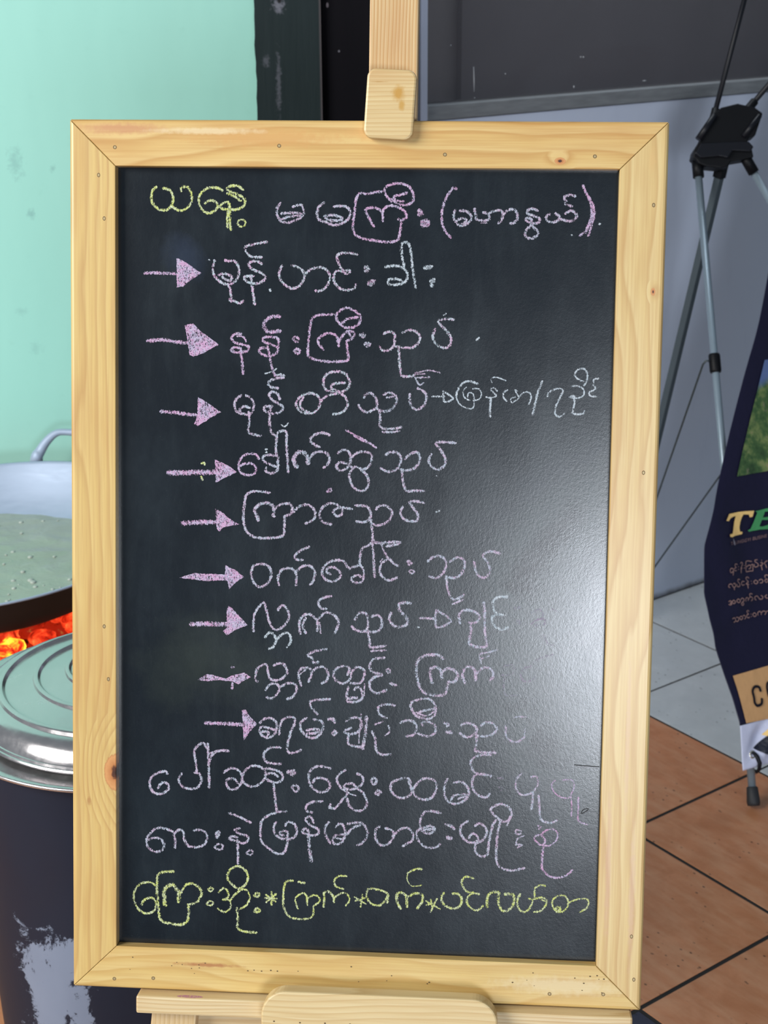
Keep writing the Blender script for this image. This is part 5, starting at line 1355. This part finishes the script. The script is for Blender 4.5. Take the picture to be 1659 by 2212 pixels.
# eyelet and the hook that pulls it to the foot
ey = Vector((0.0222, 0.1246))
def ring_mesh(name, r, rt_, off, mat, par, n=24, m=10):
    bm = bmesh.new(); rs = []
    for i in range(n):
        a = 2*PI*i/n; rg = []
        for j in range(m):
            b = 2*PI*j/m; rad = r+rt_*math.cos(b)
            rg.append(bm.verts.new(bu*(ey.x+rad*math.cos(a)) + bvv*(ey.y+rad*math.sin(a)) + bnn*(bulge(ey.x, ey.y)+off+rt_*0.6*math.sin(b))))
        rs.append(rg)
    for i in range(n):
        for j in range(m): bm.faces.new((rs[i][j], rs[(i+1)%n][j], rs[(i+1)%n][(j+1)%m], rs[i][(j+1)%m]))
    return from_bm(name, bm, mat, par, True)
ring_mesh('eyelet', 0.0068, 0.0024, 0.0022, plain('eyelet_metal', (0.82, 0.80, 0.72), 0.25, 0.8), wsheet)
b0 = bp(ey.x, ey.y, 0.002)
tube('hook', [st(P0+bp(0.0225, 0.1290, 0.003)), st(P0+bp(0.0226, 0.1260, 0.009)), st(P0+bp(0.0232, 0.1200, 0.012)), st(P0+bp(0.0248, 0.106, 0.011)), st(P0+bp(0.0262, 0.092, 0.004)), st(P0+bp(0.0262, 0.086, -0.006))], [0.0030, 0.0042, 0.0047, 0.0045, 0.0040, 0.0035], BLK2, stand, 12)

# ================================================================ cooking things on the left
s = NT('brushed_aluminium'); n = s.noise(s.mapping((1, 1, 6)), 30, 5)
s.set(Base_Color=s.mix(n, (0.38, 0.465, 0.62), (0.47, 0.555, 0.71)), Metallic=0.25, Roughness=s.ramp(n, [(0.3, 0.45), (0.7, 0.6)])); s.bump(s.noise(None, 60, 3), 0.08, 0.001); ALUM = s.m
s = NT('shiny_lid_aluminium'); n = s.noise(s.mapping((1, 1, 1)), 34, 6, 0.7)
s.set(Base_Color=s.mix(n, (0.48, 0.46, 0.47), (0.66, 0.64, 0.65)), Metallic=0.85, Roughness=s.ramp(n, [(0.35, 0.14), (0.7, 0.30)])); s.bump(s.noise(None, 20, 4), 0.10, 0.002); LIDM = s.m
s = NT('sooty_pan'); n = s.noise(None, 12, 5)
s.set(Base_Color=s.mix(n, (0.012, 0.011, 0.016), (0.035, 0.03, 0.035)), Roughness=0.6); SOOT = s.m

# big pot on the floor
POT = Vector((-0.3873, 2.0600, 0))
pot = empty('stock_pot', POT)
tag(pot, 'large dark stock pot with flaking paint standing left of the easel', 'pot')
s = NT('flaking_dark_enamel'); X = s.xyz()
n = s.noise(s.mapping((1, 1, 0.5)), 8, 5); fl = s.noise(None, 17, 8, 0.75, 0.4)
c = s.mix(n, (0.007, 0.012, 0.026), (0.013, 0.021, 0.040))
dx = s.math('DIVIDE', s.math('ADD', X[0], 0.088), 0.085)
zz = s.math('DIVIDE', s.math('SUBTRACT', 0.415, X[2]), 0.09)
msk = s.math('MINIMUM', s.math('ADD', zz, 0.02), s.math('SUBTRACT', 0.72, s.math('MULTIPLY', dx, dx)))
f = s.math('ADD', fl, s.math('MULTIPLY', s.math('MAXIMUM', s.math('MINIMUM', msk, 0.7), -0.8), 0.36))
fa = s.ramp(f, [(0.635, 0.0), (0.675, 1.0)])
c = s.mix(fa, c, s.mix(n, (0.15, 0.19, 0.27), (0.25, 0.30, 0.40)))
s.set(Base_Color=c, Roughness=s.ramp(n, [(0.3, 0.42), (0.7, 0.55)]), Specular_IOR_Level=0.3); s.bump(fa, 0.3, 0.002); ENAM = s.m
lathe('body', [(0, 0.0), (0.215, 0.0), (0.224, 0.01), (0.229, 0.14), (0.233, 0.26), (0.236, 0.36), (0.240, 0.46), (0.244, 0.55), (0.245, 0.640)], ENAM, pot, n=128)
lathe('rim_plate', [(0.20, 0.651), (0.230, 0.649), (0.248, 0.651), (0.262, 0.655), (0.2650, 0.653), (0.263, 0.649), (0.245, 0.640), (0.20, 0.640)], LIDM, pot, n=128)
lidz = 0.6545
lid = empty('pot_lid', POT + Vector((0, 0, lidz)))
tag(lid, 'round ridged aluminium lid lying on the large dark pot', 'lid')
dm = lathe('dome', [(0.2255, 0.0), (0.2270, 0.0012), (0.2275, 0.0035), (0.2262, 0.0055), (0.2240, 0.006), (0.2225, 0.0095), (0.2205, 0.0100), (0.2190, 0.014), (0.2130, 0.025), (0.2050, 0.032), (0.1960, 0.0355), (0.1880, 0.037), (0.1860, 0.0415), (0.1830, 0.0430), (0.1795, 0.0430), (0.1770, 0.0405),
   (0.1755, 0.0390), (0.1350, 0.0480), (0.1335, 0.0520), (0.1310, 0.0530), (0.1275, 0.0530), (0.1255, 0.0510), (0.1240, 0.0495), (0.0880, 0.0570), (0.0865, 0.0605), (0.0845, 0.0615), (0.0815, 0.0615), (0.0795, 0.0600), (0.0780, 0.0590), (0.04, 0.063), (0, 0.064)], LIDM, lid, n=160)
dm.data.set_sharp_from_angle(angle=0.5)
lathe('knob', [(0.012, 0.062), (0.011, 0.085), (0.020, 0.092), (0.024, 0.100), (0.020, 0.108), (0, 0.110)], BLACKP, lid, n=32)

# stove, wok, broth
STV = Vector((-0.80, 2.90, 0))
stove = empty('charcoal_stove', STV)
tag(stove, 'dark drum charcoal stove glowing red under the aluminium wok', 'stove')
RUST = plain('burnt_iron', (0.028, 0.018, 0.015), 0.8, 0.2, var=0.4, nscale=14, bump=0.3)
lathe('drum', [(0, 0.02), (0.25, 0.0), (0.262, 0.02), (0.272, 0.20), (0.276, 0.428), (0.272, 0.434), (0.255, 0.434), (0.250, 0.37), (0.245, 0.36), (0, 0.36)], RUST, stove, n=72)
for k in range(3):
    a = 2*PI*k/3 + 2.45
    o = box('pan_lug', -0.035, 0.025, -0.012, 0.012, 0.425, 0.503, RUST, stove, 0.004); o.rotation_euler = (0, 0, a); o.location = (0.235*math.cos(a), 0.235*math.sin(a), 0)
# glowing charcoal, every lump its own thing
def ember_mat(name, hot, em):
    s = NT(name); n = s.noise(None, 28, 5, 0.65, 0.5)
    c = s.ramp(n, [(0.30, (0.10, 0.002, 0.001)), (0.45, (0.75, 0.025, 0.006)), (0.60, hot), (0.78, (1.0, 0.45, 0.10))])
    s.set(Base_Color=(0.02, 0.015, 0.015), Roughness=0.9, Emission_Color=c, Emission_Strength=s.ramp(n, [(0.25, em*0.25), (0.6, em)])); return s.m
EMB = [ember_mat('ember_red', (1.0, 0.07, 0.02), 1.1), ember_mat('ember_orange', (1.0, 0.10, 0.025), 1.5), ember_mat('ember_dark_red', (0.5, 0.02, 0.008), 0.7)]
HOT = ember_mat('ember_yellow', (1.0, 0.55, 0.03), 3.0)
def lump_mesh(seed, mat):
    r = random.Random(seed); bm = bmesh.new(); bmesh.ops.create_icosphere(bm, subdivisions=2, radius=1.0)
    for v in bm.verts:
        k = 1 + 0.28*noise.noise(v.co*1.7+Vector((seed*3.1, 0, 0))); v.co = Vector((v.co.x*0.034*k, v.co.y*0.030*k, v.co.z*0.023*k))
    for _ in range(5):
        nrm = Vector((r.uniform(-1, 1), r.uniform(-1, 1), r.uniform(-1, 1))).normalized()
        for v in bm.verts:
            e = v.co.dot(nrm) - 0.017
            if e > 0: v.co -= nrm*e
    me = bpy.data.meshes.new('charcoal_lump'); bm.to_mesh(me); bm.free(); me.materials.append(mat); return me
LM = [lump_mesh(k, EMB[k % 3]) for k in range(6)] + [lump_mesh(9, HOT)]
rc = random.Random(11); placed = []
for layer, (zc, rmax, cnt) in enumerate(((0.383, 0.215, 46), (0.418, 0.195, 34))):
    tries = 0; got = 0
    while got < cnt and tries < 4000:
        tries += 1; a = rc.uniform(0, 2*PI); rr_ = rmax*math.sqrt(rc.random()); x, y = rr_*math.cos(a), rr_*math.sin(a)
        if any(abs(zc-q[2]) < 0.02 and math.hypot(x-q[0], y-q[1]) < 0.051 for q in placed): continue
        placed.append((x, y, zc)); got += 1
        hot = (layer == 1 and abs(x+0.0) < 0.06 and y < -0.12 and not any(len(q) > 3 for q in placed))
        me = LM[6] if hot else LM[rc.randrange(6)]
        if hot: placed[-1] = (x, y, zc, 1)
        o = bpy.data.objects.new('charcoal_lump', me); C.objects.link(o)
        o.location = STV + Vector((x, y, zc)); o.rotation_euler = (rc.uniform(-0.5, 0.5), rc.uniform(-0.5, 0.5), rc.uniform(0, 6.3))
        if hot: tag(o, 'yellow hot charcoal lump, brightest in the fire below the wok', 'charcoal', 'charcoal lumps in the stove')
        else: tag(o, 'red glowing charcoal lump in the fire below the wok', 'charcoal', 'charcoal lumps in the stove')
PAN = Vector((-0.7968, 2.8981, 0.6131)); TILT = Matrix.Rotation(math.radians(3.0), 3, 'X') @ Matrix.Rotation(math.radians(-3.2), 3, 'Y')
pan = empty('wok', PAN - Vector((0, 0, 0.12)), TILT)
tag(pan, 'wide round aluminium wok, half out of frame at the left, boiling over glowing charcoal', 'wok')
lathe('bowl', [(0.0, -0.006), (0.2137, -0.004), (0.2497, 0.006), (0.2948, 0.03), (0.3285, 0.062), (0.3533, 0.098), (0.3668, 0.117)], SOOT, pan, n=128)
inner = lathe('inner_wall', [(0.3668, 0.117), (0.3707, 0.1195), (0.3701, 0.1225), (0.3656, 0.1225), (0.3617, 0.118), (0.3488, 0.1), (0.3229, 0.064), (0.2891, 0.034), (0.2419, 0.01), (0.0, 0.0)], ALUM, pan, n=128)
hp = [(-0.790, 3.262, 0.600),(-0.7821, 3.2538, 0.6381),(-0.7758, 3.2577, 0.6488),(-0.7602, 3.2659, 0.671),(-0.7362, 3.2727, 0.6894),(-0.7031, 3.273, 0.6902),(-0.6513, 3.2718, 0.687),(-0.6151, 3.2646, 0.6674),(-0.6018, 3.2556, 0.643),(-0.5998, 3.252, 0.6333),]
ipan = pan.matrix_world.inverted()
hpl = [ipan @ (Vector(p) + Vector((0, 0.028, 0))) for p in hp]
HS = []
for i in range(len(hpl)-1):
    for j in range(4):
        p0 = hpl[max(i-1,0)]; p1 = hpl[i]; p2 = hpl[i+1]; p3 = hpl[min(i+2, len(hpl)-1)]; t = j/4
        HS.append(0.5*(2*p1+(p2-p0)*t+(2*p0-5*p1+4*p2-p3)*t*t+(3*p1-p0-3*p2+p3)*t*t*t))
HS.append(hpl[-1]); nH = len(HS)
hr = [0.0075 + 0.0085*max(0, 1-min(i, nH-1-i)/(nH*0.45)) for i in range(nH)]
tube('handle', HS, hr, ALUM, pan, 16)
# broth
s = NT('boiling_broth'); n = s.noise(None, 22, 5, 0.6, 0.8); n2 = s.noise(None, 7, 4)
c = s.mix(n2, (0.31, 0.36, 0.27), (0.48, 0.53, 0.46)); c = s.mix(s.ramp(n, [(0.55, 0), (0.75, 0.5)]), c, (0.50, 0.55, 0.48))
s.set(Base_Color=c, Roughness=0.12, Specular_IOR_Level=0.7); s.bump(n, 0.3, 0.010); BRO = s.m
bm = bmesh.new(); n_r, n_a = 40, 96; rings = []
ctr = bm.verts.new((0, 0, 0))
for i in range(1, n_r+1):
    r = 0.305*i/n_r; rings.append([bm.verts.new((r*math.cos(2*PI*k/n_a), r*math.sin(2*PI*k/n_a), 0.0022*noise.noise(Vector((r*math.cos(2*PI*k/n_a)*20, r*math.sin(2*PI*k/n_a)*26, 1))) * (1 if i < n_r else 0))) for k in range(n_a)])
for k in range(n_a): bm.faces.new((ctr, rings[0][k], rings[0][(k+1)%n_a]))
for a, b in zip(rings, rings[1:]):
    for k in range(n_a): bm.faces.new((a[k], b[k], b[(k+1)%n_a], a[(k+1)%n_a]))
broth = empty('boiling_broth', PAN + Vector((0, -0.010, -0.074)))
tag(broth, 'cloudy greenish broth bubbling inside the aluminium wok', 'broth')
from_bm('broth_surface', bm, BRO, broth, True)
bm = bmesh.new(); rbb = random.Random(21)
for k in range(240):
    a = rbb.uniform(0, 2*PI); r = 0.285*math.sqrt(rbb.random()); x, y = r*math.cos(a), r*math.sin(a)
    if y > 0.05 and rbb.random() < 0.8: continue
    q = rbb.uniform(0.002, 0.0065)
    mt = Matrix.Translation((x, y, 0.0005)) @ Matrix.Diagonal((1, 1, 0.5, 1))
    bmesh.ops.create_uvsphere(bm, u_segments=10, v_segments=6, radius=q, matrix=mt)
fo = from_bm('foam_bubbles', bm, plain('foam', (0.50, 0.55, 0.50), 0.25), broth, True); fo['kind'] = 'stuff'
